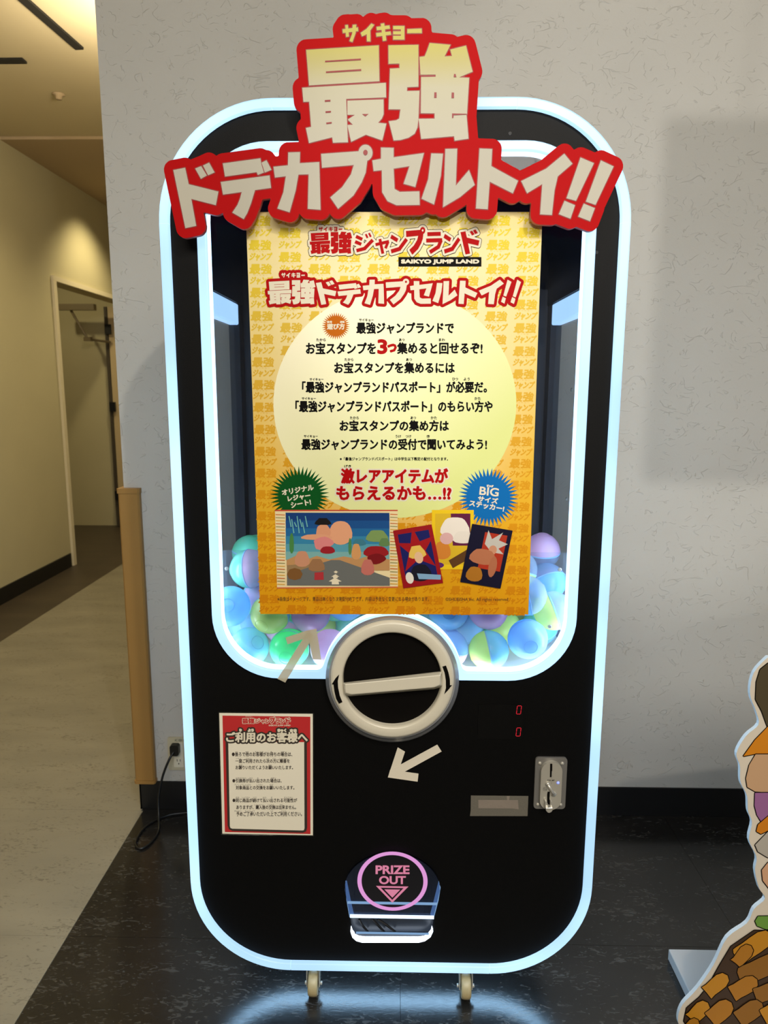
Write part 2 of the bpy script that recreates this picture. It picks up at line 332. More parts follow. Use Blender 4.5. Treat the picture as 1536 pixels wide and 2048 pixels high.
# outline of a union of polygons, grown by w: distance field + marching squares ------
def outline(polys, w, cell):
    A = []; allp = []
    ed = {}
    for P in polys:
        n = len(P)
        for i in range(n):
            a, b = P[i], P[(i + 1) % n]; ka = (round(a[0], 6), round(a[1], 6)); kb = (round(b[0], 6), round(b[1], 6))
            k = (ka, kb) if ka < kb else (kb, ka); ed[k] = ed.get(k, 0) + 1
    segs = np.array([(k[0][0], k[0][1], k[1][0], k[1][1]) for k, c in ed.items() if c == 1])
    pad = w + 3 * cell
    x0, x1 = min(segs[:, 0].min(), segs[:, 2].min()) - pad, max(segs[:, 0].max(), segs[:, 2].max()) + pad
    z0, z1 = min(segs[:, 1].min(), segs[:, 3].min()) - pad, max(segs[:, 1].max(), segs[:, 3].max()) + pad
    xs = np.arange(x0, x1, cell); zs = np.arange(z0, z1, cell); nx, nz = len(xs), len(zs)
    D = np.full((nz, nx), 9.0, np.float32)
    for ax, az, bx, bz in segs:      # only the cells near each segment
        i0 = max(0, int((min(ax, bx) - pad - x0) / cell)); i1 = min(nx, int((max(ax, bx) + pad - x0) / cell) + 1)
        j0 = max(0, int((min(az, bz) - pad - z0) / cell)); j1 = min(nz, int((max(az, bz) + pad - z0) / cell) + 1)
        X, Z = np.meshgrid(xs[i0:i1], zs[j0:j1]); dx, dz = bx - ax, bz - az; L = dx * dx + dz * dz + 1e-12
        t = np.clip(((X - ax) * dx + (Z - az) * dz) / L, 0, 1)
        D[j0:j1, i0:i1] = np.minimum(D[j0:j1, i0:i1], np.hypot(X - ax - t * dx, Z - az - t * dz))
    for P in polys:                  # inside -> negative
        px = np.array([p[0] for p in P]); pz = np.array([p[1] for p in P])
        i0 = max(0, int((px.min() - x0) / cell)); i1 = min(nx, int((px.max() - x0) / cell) + 2)
        j0 = max(0, int((pz.min() - z0) / cell)); j1 = min(nz, int((pz.max() - z0) / cell) + 2)
        X, Z = np.meshgrid(xs[i0:i1], zs[j0:j1]); ins = np.zeros(X.shape, bool); n = len(P)
        for i in range(n):
            ax, az, bx, bz = px[i], pz[i], px[(i + 1) % n], pz[(i + 1) % n]
            if az == bz: continue
            ins ^= ((az > Z) != (bz > Z)) & (X < (bx - ax) * (Z - az) / (bz - az) + ax)
        sub = D[j0:j1, i0:i1]; sub[ins] = -np.abs(sub[ins])
    G = D - w
    nxt = {}
    def pt(j, i, jj, ii):
        a, b = G[j, i], G[jj, ii]; t = a / (a - b); return (xs[i] + (xs[ii] - xs[i]) * t, zs[j] + (zs[jj] - zs[j]) * t)
    I = G < 0
    code = I[:-1, :-1] * 1 + I[:-1, 1:] * 2 + I[1:, 1:] * 4 + I[1:, :-1] * 8
    E = {1: [(3, 0)], 2: [(0, 1)], 3: [(3, 1)], 4: [(1, 2)], 5: [(3, 0), (1, 2)], 6: [(0, 2)], 7: [(3, 2)], 8: [(2, 3)], 9: [(2, 0)], 10: [(2, 3), (0, 1)], 11: [(2, 1)], 12: [(1, 3)], 13: [(1, 0)], 14: [(0, 3)]}
    pos = {}
    for j, i in zip(*np.nonzero((code > 0) & (code < 15))):
        j = int(j); i = int(i)
        ek = {0: ('h', j, i), 2: ('h', j + 1, i), 3: ('v', j, i), 1: ('v', j, i + 1)}
        cn = {0: (j, i, j, i + 1), 2: (j + 1, i, j + 1, i + 1), 3: (j, i, j + 1, i), 1: (j, i + 1, j + 1, i + 1)}
        for a, b in E[int(code[j, i])]:
            pos[ek[a]] = cn[a]; pos[ek[b]] = cn[b]; nxt[ek[a]] = ek[b]
    loops = []
    while nxt:
        k0 = next(iter(nxt)); k = k0; lp = []
        while k in nxt: lp.append(pt(*pos[k])); k = nxt.pop(k)
        if len(lp) > 5: loops.append(lp)
    def dp(P, tol):
        if len(P) < 3: return P
        a, b = np.array(P[0]), np.array(P[-1]); q = np.array(P); d = b - a; L = np.hypot(*d) + 1e-12
        e = np.abs(d[0] * (q[:, 1] - a[1]) - d[1] * (q[:, 0] - a[0])) / L if L > 1e-9 else np.hypot(*(q - a).T)
        k = int(e.argmax())
        if e[k] < tol: return [P[0], P[-1]]
        return dp(P[:k + 1], tol)[:-1] + dp(P[k:], tol)
    out = []
    for lp in loops:
        h = len(lp) // 2; r = dp(lp[:h + 1], cell * .12)[:-1] + dp(lp[h:] + [lp[0]], cell * .12)[:-1]
        xsv = [p[0] for p in r]; zsv = [p[1] for p in r]
        if len(r) > 3 and (max(xsv) - min(xsv)) > 2 * cell: out.append(r)
    return out

def bold(name, items, y, w, cell, mat, parent):
    """items: (text, box, org, scale, rot) set flat and thickened by w"""
    P = []; tmp = MB()
    for t, b, o_, s_, r_ in items: P += text_px(t, b, y, tmp, 0, r_, 0, o_, s_)
    return obj(name, loops_mesh('m', outline(P, w, cell), y, y), mat, parent), P

# ================================================================ SETTING
WY = .837; CX = -.905; CEIL = 3.22; LX = -2.767
def sbox(name, a, b, mat, parent=None, **kw):
    mb = MB(); mb.box(a, b)
    if parent is None: kw.setdefault('kind', 'structure')
    return obj(name, mb.mesh(name), mat, parent, **kw)
sbox('wall_back', (CX, WY, 0), (3.2, WY + .16, CEIL), M['wall'])
sbox('wall_right', (3.2, -4.6, 0), (3.32, WY + .16, CEIL), M['wall'])
sbox('wall_left', (LX - .14, -4.6, 0), (LX, 4.41, CEIL), M['hallwall'])
sbox('wall_left_header', (LX - .14, 4.41, 2.345), (LX, 6.2, CEIL), M['hallwall'])
sbox('wall_far', (-4.2, 6.2, 0), (CX + .5, 6.32, CEIL), M['hallwall'])
sbox('wall_far_side', (-4.32, 4.2, 0), (-4.2, 6.32, CEIL), M['hallwall'])
sbox('wall_side_room', (-4.2, 4.2, 0), (LX - .141, 4.32, CEIL), M['hallwall'])
sbox('wall_corridor', (CX, WY + .162, 0), (CX + .12, 6.2, CEIL), M['hallwall'])
sbox('wall_front', (LX - .14, -4.72, 0), (3.32, -4.6, CEIL), M['wall'])
sbox('ceiling', (LX - .14, -4.72, CEIL), (3.32, 3.775, CEIL + .1), M['ceil'])
sbox('ceiling_corridor', (-4.32, 3.777, CEIL - .02), (CX + .5, 6.32, CEIL + .1), M['ceil_dim'])
# floor: dark vinyl tiles near the machine, light linoleum walkway, dark border strip along the corridor wall
fl = sbox('floor', (-4.32, -4.72, -.05), (3.32, 6.32, -.006), M['gap'])
xb = [-.897, .026, .968, 1.91, 2.85, 3.2]; yb = [.835, .22, -.397, -1.014, -1.63, -2.25, -2.87]
for i in range(len(xb) - 1):
    for j in range(len(yb) - 1):
        g = .0005; dz = random.uniform(-.0002, .0002)
        t = sbox('floor_tile', (xb[i] + g, yb[j + 1] + g, -.006), (xb[i + 1] - g, yb[j] - g, dz * .5), M['darkfloor'], fl)
ylb = [6.2, 4.4, 2.6, .82, .22, -1.6, -3.4]
for j in range(len(ylb) - 1):
    sbox('linoleum_sheet', (-2.36, ylb[j + 1] + .0004, -.006), (-.8985 if ylb[j] < .9 else CX, ylb[j] - .0004, 0), M['lightfloor'], fl)
M['border'] = lino('dark_border_vinyl', (58, 50, 40), (70, 60, 48), (88, 78, 64), .9, .4)
for a, b in (((LX, -4.6), (-2.3605, 4.41)), ((-4.2, 4.4104), (-2.3605, 6.2))):
    sbox('border_sheet', (a[0], a[1], -.006), (b[0], b[1], 0), M['border'], fl)
sbox('baseboard_back', (CX - .004, WY - .006, .0005), (3.2, WY - .0005, .108), M['base'])
sbox('baseboard_corner', (CX - .006, WY - .006, .0005), (CX - .0005, WY + .9, .108), M['base'])
sbox('baseboard_left', (LX + .0005, -4.6, .0005), (LX + .012, 4.36, .115), M['base'])
# door opening: painted jamb and head on the corridor wall
M['trim'] = simple('door_trim_paint', (222, 212, 186), .4)
sbox('trim_1', (LX - .145, 4.385, 0), (LX + .02, 4.435, 2.345), M['trim'])
sbox('trim_2', (LX - .145, 4.385, 2.346), (LX + .02, 6.19, 2.385), M['trim'])
# far door leaf with edge gap, hinges and closer
dr = sbox('door_1', (-3.02, 6.13, .01), (-2.1, 6.185, 2.33), simple('door_laminate', (196, 176, 140), .5))
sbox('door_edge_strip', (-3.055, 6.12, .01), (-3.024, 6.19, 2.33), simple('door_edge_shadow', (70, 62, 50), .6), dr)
for z in (.35, 1.3, 2.1):
    sbox('hinge', (-3.045, 6.09, z - .05), (-2.985, 6.118, z + .05), M['base'], dr)
cl = thing('door_closer', (-3.2, 5.9, 2.25), 'tan metal door closer under the corridor door head', 'door closer')
clm = simple('closer_paint', (120, 108, 84), .4)
mb = MB(); mb.box((-3.42, 5.86, 2.27), (-3.05, 5.93, 2.33)); obj('closer_body', mb.mesh('m'), clm, cl)
mb = MB(); mb.tube([(-3.3, 5.9, 2.27), (-3.17, 5.95, 1.99)], .014, 8); mb.tube([(-3.17, 5.95, 1.99), (-3.0, 6.11, 1.97)], .012, 8); mb.box((-3.2, 5.92, 1.97), (-3.13, 5.98, 2.01)); obj('closer_arm', mb.mesh('m'), clm, cl)
# ceiling slot diffusers and a sprinkler head
def slot(name, a, b, wd, label):
    a = Vector(a); b = Vector(b); d = (b - a).normalized(); q = Vector((-d.y, d.x)) * wd / 2
    P = [a + q, b + q, b - q, a - q]; mb = MB()
    zt, zb_ = CEIL - .0005, CEIL - .012
    mb.add([(p.x, p.y, zb_) for p in P] + [(p.x, p.y, zt) for p in P], [(0, 1, 2, 3), (4, 7, 6, 5), (0, 4, 5, 1), (1, 5, 6, 2), (2, 6, 7, 3), (3, 7, 4, 0)])
    o = obj(name, mb.mesh(name), M['gap'], None, label=label, cat='ceiling track')
    return o
slot('ceiling_track', (-1.78, .9), (-1.632, 2.47), .045, 'long black ceiling track slanting across the ceiling at top left')
slot('ceiling_track', (-2.6, 2.607), (-1.985, 2.603), .05, 'short black ceiling track at the left frame edge')
mb = MB(); mb.lathe([(.0001, -.03), (.018, -.03), (.02, -.012), (.035, -.006), (.036, -.0005), (.0001, -.0005)], (-2.016, 3.056, CEIL), 'Z', 20)
obj('sprinkler_head', mb.mesh('m'), M['ceil_dim'], None, smooth=True, label='tiny round sprinkler head on the beige ceiling', cat='sprinkler')

hp = thing('hanging_shadow_card', (.47, -2.6, 1.92), 'added shadow-casting card hung behind the camera, out of view', 'sign')  # unseen card, added to shade a rectangle of the right wall
mb = MB(); mb.box((.124, -2.605, 1.746), (.82, -2.595, 2.10)); obj('shadow_card', mb.mesh('m'), simple('shadow_card_paper', (200, 196, 186), .6), hp)
for x in (.2, .74):
    mb = MB(); mb.tube([(x, -2.6, 2.10), (x, -2.6, CEIL - .001)], .0015, 6); obj('wire', mb.mesh('m'), M['gap'], hp)
# wooden corner guard
cg = thing('corner_guard', (CX, WY, .11), 'light wood corner guard strip on the lower wall edge', 'corner guard')
mb = MB(); P = [(-.918, WY + .07), (-.918, WY - .018), (-.9125, WY - .0235), (-.853, WY - .0235), (-.8475, WY - .018), (-.8475, WY - .0008), (CX - .0008, WY - .0008), (CX - .0008, WY + .07)]
def vprism(mb, P, z0, z1):
    n = len(P); mb.add([(x, y, z0) for x, y in P] + [(x, y, z1) for x, y in P], [tuple(range(n))[::-1], tuple(range(n, 2 * n))] + [(i, (i + 1) % n, (i + 1) % n + n, i + n) for i in range(n)])
vprism(mb, P, .122, 1.155); obj('guard_strip', mb.mesh('m'), M['wood'], cg)
for z0, z1 in ((.1095, .1215), (1.1555, 1.172)):
    mb = MB(); vprism(mb, [(x + (-.003 if x < -.91 else .002), y + (-.003 if y < WY - .015 else 0)) for x, y in P], z0, z1); obj('end_cap', mb.mesh('m'), M['wood'], cg)

# outlet with plug
ot = thing('wall_outlet', (-.762, WY, .215), 'beige twin wall outlet low on the wall beside the machine', 'outlet')
def rrect(x0, z0, x1, z1, r, n=5):
    out = []
    for cx, cz, a0 in ((x1 - r, z0 + r, -90), (x1 - r, z1 - r, 0), (x0 + r, z1 - r, 90), (x0 + r, z0 + r, 180)):
        for k in range(n + 1):
            a = math.radians(a0 + 90 * k / n); out.append((cx + r * math.cos(a), cz + r * math.sin(a)))
    return out
mb = MB(); mb.prism(rrect(-.800, .155, -.724, .279, .006), WY - .008, WY - .0005); bevel(obj('cover_plate', mb.mesh('m'), M['plate'], ot), .002)
mb = MB(); mb.prism(rrect(-.7795, .168, -.7445, .262, .003), WY - .011, WY - .0082); face = obj('socket_insert', mb.mesh('m'), M['white'], ot)
mb = MB()
for z in (.190, .235):
    for a, b in (((-.7685, WY - .0116, z), (-.7665, WY - .0111, z + .009)), ((-.7575, WY - .0116, z), (-.7555, WY - .0111, z + .008)), ((-.7635, WY - .0116, z - .011), (-.7605, WY - .0111, z - .006))): sbox('pin_slot', a, b, M['black'], ot)
mb = MB(); text_px('AC100V 15A', (355 - 6, 1478, 374, 1483), WY - .0086, mb, 0); obj('lettering', mb.mesh('m', False), M['gap'], ot)
pc = thing('power_cord', (-.765, WY - .03, .25), 'black power cord plugged into the outlet and looping onto the floor', 'cord')
mb = MB(); mb.prism(rrect(-.785, .222, -.754, .262, .008), WY - .033, WY - .0122); bevel(obj('plug', mb.mesh('m'), M['cord'], pc), .004)
mb = MB(); pts = catmull([(-.772, WY - .028, .236), (-.785, WY - .045, .214), (-.805, WY - .06, .16), (-.818, WY - .075, .09), (-.812, WY - .10, .035), (-.80, WY - .145, .0055), (-.806, WY - .21, .005), (-.83, WY - .238, .005), (-.856, WY - .205, .005), (-.855, WY - .13, .005), (-.825, WY - .075, .005), (-.78, WY - .045, .006), (-.70, WY - .03, .005), (-.60, WY - .03, .005), (-.45, WY - .06, .012), (-.40, WY - .14, .04), (-.36, .62, .085)])
mb.tube(pts, [.0062] * 4 + [.0042] * (len(pts) - 4), 8); obj('cable', mb.mesh('m'), M['cord'], pc, smooth=True)

# ================================================================ THE MACHINE
HW, RO, ZB, ZT = .474, .235, .1145, 2.0625
SW = .0205
def rr_out(t):
    """outer contour grown inwards by t, counter-clockwise from the bottom right straight"""
    x0, x1, z0, z1, r = -HW + t, HW + t * -1, ZB + t, ZT - t, RO - t
    return x0, x1, z0, z1, r
def contour(t, n=20):
    x0, x1, z0, z1, r = rr_out(t); return rrect(x0, z0, x1, z1, r, n)
DCX, DCZ = .002, .855
WX0, WX1, WZ0, WZ1, WR = -.3985, .4065, .8595, 1.984, .147
def win(t, rd=.137, n=14):
    """window contour: rounded rectangle with the dial circle biting into its lower edge; t = inwards offset"""
    x0, x1, z0, z1, r = WX0 + t, WX1 - t, WZ0 + t, WZ1 - t, WR - t
    R = rd + t; out = []
    xi = math.sqrt(R * R - (z0 - DCZ) ** 2); a0 = math.degrees(math.asin((z0 - DCZ) / R))
    arc = []
    fa = 7 if t > 0 else 4
    for k in range(33):
        a = math.radians(180 - a0 - fa - (180 - 2 * a0 - 2 * fa) * k / 32); arc.append((DCX + R * math.cos(a), DCZ + R * math.sin(a)))
    fl = .014
    def fil(sgn):
        cx = DCX + sgn * (xi + fl); e = (DCX + sgn * R * math.cos(math.radians(a0 + fa)), DCZ + R * math.sin(math.radians(a0 + fa)))
        c = (DCX + sgn * xi, z0); out = []
        for k in range(1, 6):
            q = k / 6; out.append(((1 - q) ** 2 * cx + 2 * q * (1 - q) * c[0] + q * q * e[0], (1 - q) ** 2 * z0 + 2 * q * (1 - q) * c[1] + q * q * e[1]))
        return (cx, z0), out
    s, f = fil(-1); out += [s] + f + arc
    s2, f2 = fil(1); out += f2[::-1] + [s2]
    for cx, cz, b0 in ((x1 - r, z0 + r, -90), (x1 - r, z1 - r, 0), (x0 + r, z1 - r, 90), (x0 + r, z0 + r, 180)):
        for k in range(n + 1):
            a = math.radians(b0 + 90 * k / n); out.append((cx + r * math.cos(a), cz + r * math.sin(a)))
    return out
mach = thing('capsule_machine', (0, 0, 0), 'giant black capsule toy machine with glowing white light tube edges and central dial', 'capsule machine')
# front panel with the window cut out (the prize hatch is a recess of its own)
PZ = [(690.5, 1775), (694, 1748), (706, 1728), (728, 1712), (757, 1705), (785, 1703), (813, 1705), (842, 1713), (864, 1729), (876, 1750), (880, 1776), (866, 1862), (861, 1872), (850, 1880), (838, 1883), (724, 1883), (713, 1880), (706, 1873), (702, 1862)]
pzw = [XZ(u, v, -.001) for u, v in PZ]
# smooth the arc
top = []
for k in range(25):
    a = math.radians(180 - 180 * k / 24); top.append((.0045 + .1125 * math.cos(a), .335 + .0935 * math.sin(a)))
pzc = top + [(x, z) for x, z in pzw[11:]]
fp = obj('front_panel', loops_mesh('m', [contour(SW), win(0), pzc], 0.0, .018), M['blackmatte'], mach)
# outer light tube: eight lengths with joints
def strip(name, inner, outer, y0, y1, mat, parent, rnd=.005):
    """closed-section light tube following an open pair of contours; rounded front"""
    n = len(inner); vs = []; sec = []
    for (xi, zi), (xo, zo) in zip(inner, outer):
        def P(t, y): return (xi + (xo - xi) * t, y, zi + (zo - zi) * t)
        q = rnd
        sec.append([P(0, y1), P(0, y0 + .002), P(.08, y0), P(.8, y0), P(.93, y0 + q * .35), P(1, y0 + q * 1.2), P(1, y1)])
    k = len(sec[0]); mb = MB()
    for s in sec: vs += s
    fs = [(i * k + j, i * k + (j + 1) % k, (i + 1) * k + (j + 1) % k, (i + 1) * k + j) for i in range(n - 1) for j in range(k)]
    mi = [(1 if j in (5,) else 2 if j == 6 else 0) for i in range(n - 1) for j in range(k)]
    mb.v = vs; mb.f = fs + [tuple(range(k)), tuple(range((n - 1) * k, n * k))[::-1]]; mb.mi = mi + [0, 0]
    m = mb.mesh('m'); o = obj(name, m, mat, parent)
    return o
def arc_pts(cx, cz, r, a0, n=20, span=90): return [(cx + r * math.cos(math.radians(a0 + span * k / n)), cz + r * math.sin(math.radians(a0 + span * k / n))) for k in range(n + 1)]
GAP = .0006
def straight(a, b, n=2): return [(a[0] + (b[0] - a[0]) * k / n, a[1] + (b[1] - a[1]) * k / n) for k in range(n + 1)]
xa, xc, za, zc = -HW, HW, ZB, ZT
mats = [M['led'], M['led_side'], M['led']]
ti = SW
for (cx, cz, a0) in ((xc - RO, za + RO, -90), (xc - RO, zc - RO, 0), (xa + RO, zc - RO, 90), (xa + RO, za + RO, 180)):
    strip('light_tube', arc_pts(cx, cz, RO - ti, a0 + .3, span=89.4), arc_pts(cx, cz, RO, a0 + .3, span=89.4), -.012, .03, mats, mach)
for (i0, i1, o0, o1) in (((xc - RO, za + ti), (xa + RO, za + ti), (xc - RO, za), (xa + RO, za)), ((xc - ti, za + RO), (xc - ti, zc - RO), (xc, za + RO), (xc, zc - RO)),
                         ((xc - RO, zc - ti), (xa + RO, zc - ti), (xc - RO, zc), (xa + RO, zc)), ((xa + ti, za + RO), (xa + ti, zc - RO), (xa, za + RO), (xa, zc - RO))):
    strip('light_tube', straight(i0, i1), straight(o0, o1), -.0122, .03, mats, mach)
# rear light tube round the back edge of the cabinet
obj('slab_rim', loops_mesh('m', [contour(.004), contour(.030)], .0305, .128), M['shell'], mach)
obj('rear_light_tube', loops_mesh('m', [contour(.0), contour(.022)], .1285, .165), M['led_rear'], mach)
# window light tube (closed)
A, B = win(0.0008), win(.0215)
nA = len(A)
# split: bump piece, two lower corners, two sides, top corners, top
def seg(i0, i1): return ([A[i % nA] for i in range(i0, i1 + 1)], [B[i % nA] for i in range(i0, i1 + 1)])
mt2 = [M['led'], M['led_in'], M['led']]
i_b = 6 + 33 + 6        # first index after the bump
cuts = [i_b - 1, i_b, i_b + 14, i_b + 15, i_b + 29, i_b + 30, i_b + 44, i_b + 45, i_b + 59, nA]
for a, b in zip(cuts[:-1], cuts[1:]):
    if b > a: strip('window_light_tube', *seg(a, b), -.010, .022, mt2, mach, .003)
strip('window_light_tube', *seg(0, i_b - 1), -.010, .022, mt2, mach, .003)
obj('window_pane', loops_mesh('m', [win(.022)], -.006, -.0035), M['glass'], mach)
# cabinet shell behind the front: upper arch, lower tub, side acrylic, back
YB = .60
def arch(t0, t1, z_cut, upper):
    def half(t):
        x0, x1, z0, z1, r = rr_out(t)
        if upper: return [(x1, z_cut)] + arc_pts(x1 - r, z1 - r, r, 0) + arc_pts(x0 + r, z1 - r, r, 90) + [(x0, z_cut)]
        return [(x0, z_cut)] + arc_pts(x0 + r, z0 + r, r, 180) + arc_pts(x1 - r, z0 + r, r, 270) + [(x1, z_cut)]
    return half(t0) + half(t1)[::-1]
ZS1, ZS0 = 1.735, .845
obj('cabinet_top', loops_mesh('m', [arch(.006, .036, ZS1, True)], .1655, YB), M['shell'], mach)
obj('cabinet_tub', loops_mesh('m', [arch(.006, .036, ZS0, False)], .1655, YB), M['shell'], mach)
obj('inner_lining', loops_mesh('m', [arch(.0365, .0385, ZS1, True)], .032, YB - .001), M['navy'], mach)
mb = MB(); mb.prism(contour(.006), YB + .0005, YB + .022); obj('back_panel', mb.mesh('m'), M['navy'], mach)
for s in (-1, 1):
    x = s * .455
    sbox('side_pane', (x - .0025, .166, ZS0 + .001), (x + .0025, .548, ZS1 - .062), M['acryl'], mach)
    sbox('corner_post', (s * .4675 - .0004 if s > 0 else -.4675, .5485, ZS0 + .001), (s * .4675 if s > 0 else -.4671, YB - .001, ZS1 - .001), M['shell'], mach) if False else None
    mb = MB(); mb.box((min(s * .4675, s * .4375), .549, ZS0 + .001), (max(s * .4675, s * .4375), YB - .001, ZS1 - .001)); obj('corner_post', mb.mesh('m'), M['navy'], mach)
    mb = MB(); mb.box((min(s * .4670, s * .4385), .033, ZS1 - .058), (max(s * .4670, s * .4385), .547, ZS1 - .0015)); bevel(obj('side_light_bar', mb.mesh('m'), M['ledbar'], mach), .004)
    for z in (1.50, 1.22):
        mb = MB(); mb.lathe([(.0001, -.003), (.004, -.0025), (.0055, 0)], (x - s * .0026, .33, z), 'X', 12) ; obj('screw', mb.mesh('m'), M['chrome'], mach)
sbox('hopper_floor', (-.437, .032, .842), (.437, YB - .002, .852), M['white'], mach)
sbox('barrier_sheet', (-.436, .0235, .853), (.436, .0260, 1.1465), M['barrier'], mach)
sbox('hopper_fill_bar', (-.43, .0265, .853), (.43, .0275, .868), M['hop_fill'], mach)  # fill bars added out of sight behind the frame to brighten the capsules
for s in (-1, 1): sbox('hopper_fill_bar', (min(s * .432, s * .440), .028, .87), (max(s * .432, s * .440), .050, 1.14), M['hop_fill'], mach)
for u, v in ((453, 1138), (1120, 1140), (1100, 1254)):
    X, Z = XZ(u, v, .02); mb = MB(); mb.lathe([(.0001, -.003), (.003, -.003), (.0045, -.001), (.0045, 0)], (X, .0234, Z), 'Y', 14); mb.lathe([(.0015, -.0034), (.0001, -.0034)], (X, .0234, Z), 'Y', 10); obj('screw', mb.mesh('m'), M['metal'], mach)
for u, v in ((1020, 267), (1193, 505)):
    X, Z = XZ(u, v, 0); mb = MB(); mb.lathe([(.0001, -.0008), (.0035, -.0008), (.004, -.0002)], (X, 0, Z), 'Y', 14); obj('panel_plug', mb.mesh('m'), M['shell'], mach)

# dial ------------------------------------------------------------------
dc = thing('dial', (DCX, 0, DCZ), 'x', 'x'); dc.parent = mach
for k in ('label', 'category'): del dc[k]
FY = -.042
fcx, fcz = XZ(785.5, 1352, FY); 
fL, fR, fTp, fBt = XZ(661, 1355, FY)[0], XZ(908, 1355, FY)[0], XZ(785, 1241, FY)[1], XZ(785, 1477, FY)[1]
fcx = (fL + fR) / 2; fcz = (fTp + fBt) / 2; fr = ((fR - fL) + (fTp - fBt)) / 4
ix0, ix1, iz1, iz0 = XZ(686, 1363, FY)[0], XZ(883, 1363, FY)[0], XZ(785, 1269, FY)[1], XZ(785, 1457, FY)[1]
icx, icz, ir = (ix0 + ix1) / 2, (iz0 + iz1) / 2, ((ix1 - ix0) + (iz1 - iz0)) / 4
mb = MB(); mb.lathe([(.1495, -.0005), (.1490, -.012), (.1465, -.024), (.139, -.034), (fr + .0035, -.0365), (fr + .0018, -.0345), (fr - .004, -.0335)], (DCX, 0, DCZ), 'Y', 96)
mb.v = [(x + (fcx - DCX) * min(1, -y / .0335), y, z + (fcz - DCZ) * min(1, -y / .0335)) for x, y, z in mb.v]
obj('bezel', mb.mesh('m'), M['silver'], dc, smooth=True)
r_ = ir
mb = MB(); mb.lathe([(fr, -.030), (fr, -.038), (fr - .002, -.0425), (fr - .006, -.0445), (fr - .0062, -.0446), (r_ + .0042, -.0446), (r_ + .004, -.0445), (r_ + .0012, -.043), (r_, -.038), (r_ - .001, -.0285)], (fcx, 0, fcz), 'Y', 96)
obj('dial_ring', mb.mesh('m'), M['dialcream'], dc, smooth=True)
mb = MB(); mb.lathe([(r_ + .002, -.0283), (.0001, -.0283)], (fcx, 0, fcz), 'Y', 64); obj('dial_face', mb.mesh('m'), M['black'], dc)
# grip bar
GY = -.062
g = [XZ(u, v, -.045) for u, v in ((686.5, 1365), (884, 1343), (882, 1350), (884, 1371), (866, 1376), (703, 1391), (689, 1388), (687, 1374))]
gt = [XZ(u, v, GY) for u, v in ((690, 1368), (880, 1350), (881, 1352), (880, 1370), (868, 1375), (704, 1389), (691, 1386), (690, 1378))]
mb = MB(); n = 8
b0 = [XZ(u, v, -.03) for u, v in ((684, 1366), (886, 1342), (886, 1350), (887, 1374), (868, 1379), (700, 1393), (686, 1391), (684, 1376))]
mb.add([(x, -.0290, z) for x, z in b0] + [(x, -.046, z) for x, z in g] + [(x, GY, z) for x, z in gt],
       [(i, (i + 1) % n, (i + 1) % n + n, i + n) for i in range(n)] + [(i + n, (i + 1) % n + n, (i + 1) % n + 2 * n, i + 2 * n) for i in range(n)] + [tuple(range(2 * n, 3 * n)), tuple(range(n))[::-1]])
bevel(obj('grip', mb.mesh('m'), M['dialcream'], dc), .002)
def cr(o, s, L): return [(o[0] + a / s, o[1] + b / s) for a, b in L]
for L in ([(197, 762), (182, 830), (186, 900), (203, 980), (230, 1046), (194, 1063), (165, 1010), (148, 940), (138, 866), (120, 863), (160, 800)],
          [(1253, 681), (1290, 671), (1315, 740), (1330, 810), (1332, 872), (1352, 872), (1315, 920), (1271, 967), (1290, 900), (1288, 820), (1276, 745)]):
    mb = MB(); mb.face([XZ(u, v, -.0453) for u, v in cr((640, 1200), 5.12, L)], -.0453); obj('arrow_mark', mb.mesh('m'), M['black'], dc)

# counter display -------------------------------------------------------
dsp = obj('counter_display', loops_mesh('m', [[XZ(u, v, 0) for u, v in ((957, 1408), (1047, 1410), (1045, 1478), (955, 1477))]], -.0015, 0), simple('display_window', (10, 10, 10), .3, spec=.3), mach)
M['digit'] = emit('red_led_segment', (200, 30, 45), .9, (60, 5, 8))
for (u, v) in ((1038, 1420), (1037, 1464)):
    mb = MB()
    def q(x0, y0, x1, y1, wd=1.1):
        a = Vector((x0, y0)); b = Vector((x1, y1)); d = (b - a).normalized(); a += d * .6; b -= d * .6; p = Vector((-d.y, d.x)) * wd / 2
        mb.face([XZ(u + c.x, v + c.y, -.002) for c in (a + p, b + p, b - p, a - p)], -.0018)
    W2, H2, sl = 4.2, 8.2, 1.0
    q(-W2 + sl, -H2, W2 + sl, -H2); q(-W2 - sl, H2, W2 - sl, H2); q(-W2 + sl, -H2, -W2, 0); q(-W2, 0, -W2 - sl, H2); q(W2 + sl, -H2, W2, 0); q(W2, 0, W2 - sl, H2)
    obj('digit', mb.mesh('m'), M['digit'], dsp)

# coin acceptor ----------------------------------------------------------
def pxc(o, s, L, y): return [XZ(a, b, y) for a, b in cr(o, s, L)]
CO = (1020, 1480); CS = 9.6
x0, z1 = XZ(1072, 1515, -.006); x1, z0 = XZ(1129.5, 1618, -.006)
ca = thing('coin_acceptor', ((x0 + x1) / 2, 0, z0), 'x', 'x'); ca.parent = mach
for k in ('label', 'category'): del ca[k]
mb = MB(); mb.prism(rrect(x0 - .001, z0, x1 + .0005, z1, .008), -.007, -.0003); bevel(obj('mounting_plate', mb.mesh('m'), simple('cast_metal', (128, 126, 122), .34, metal=.35), ca), .0025, 3)
ox0, oz1 = XZ(1083, 1524, -.016); ox1, oz0 = XZ(1121, 1620, -.016)
mb = MB(); mb.prism(rrect(ox0, oz0, ox1, oz1, (ox1 - ox0) / 2 - .0005, 10), -.017, -.0072); bevel(obj('coin_face', mb.mesh('m'), M['metal'], ca), .0018, 2)
yf = -.0172
mb = MB(); mb.face(pxc(CO, CS, [(770, 455), (812, 455), (812, 700), (800, 715), (765, 715), (768, 600)], yf), yf); obj('coin_slot', mb.mesh('m'), M['black'], ca)
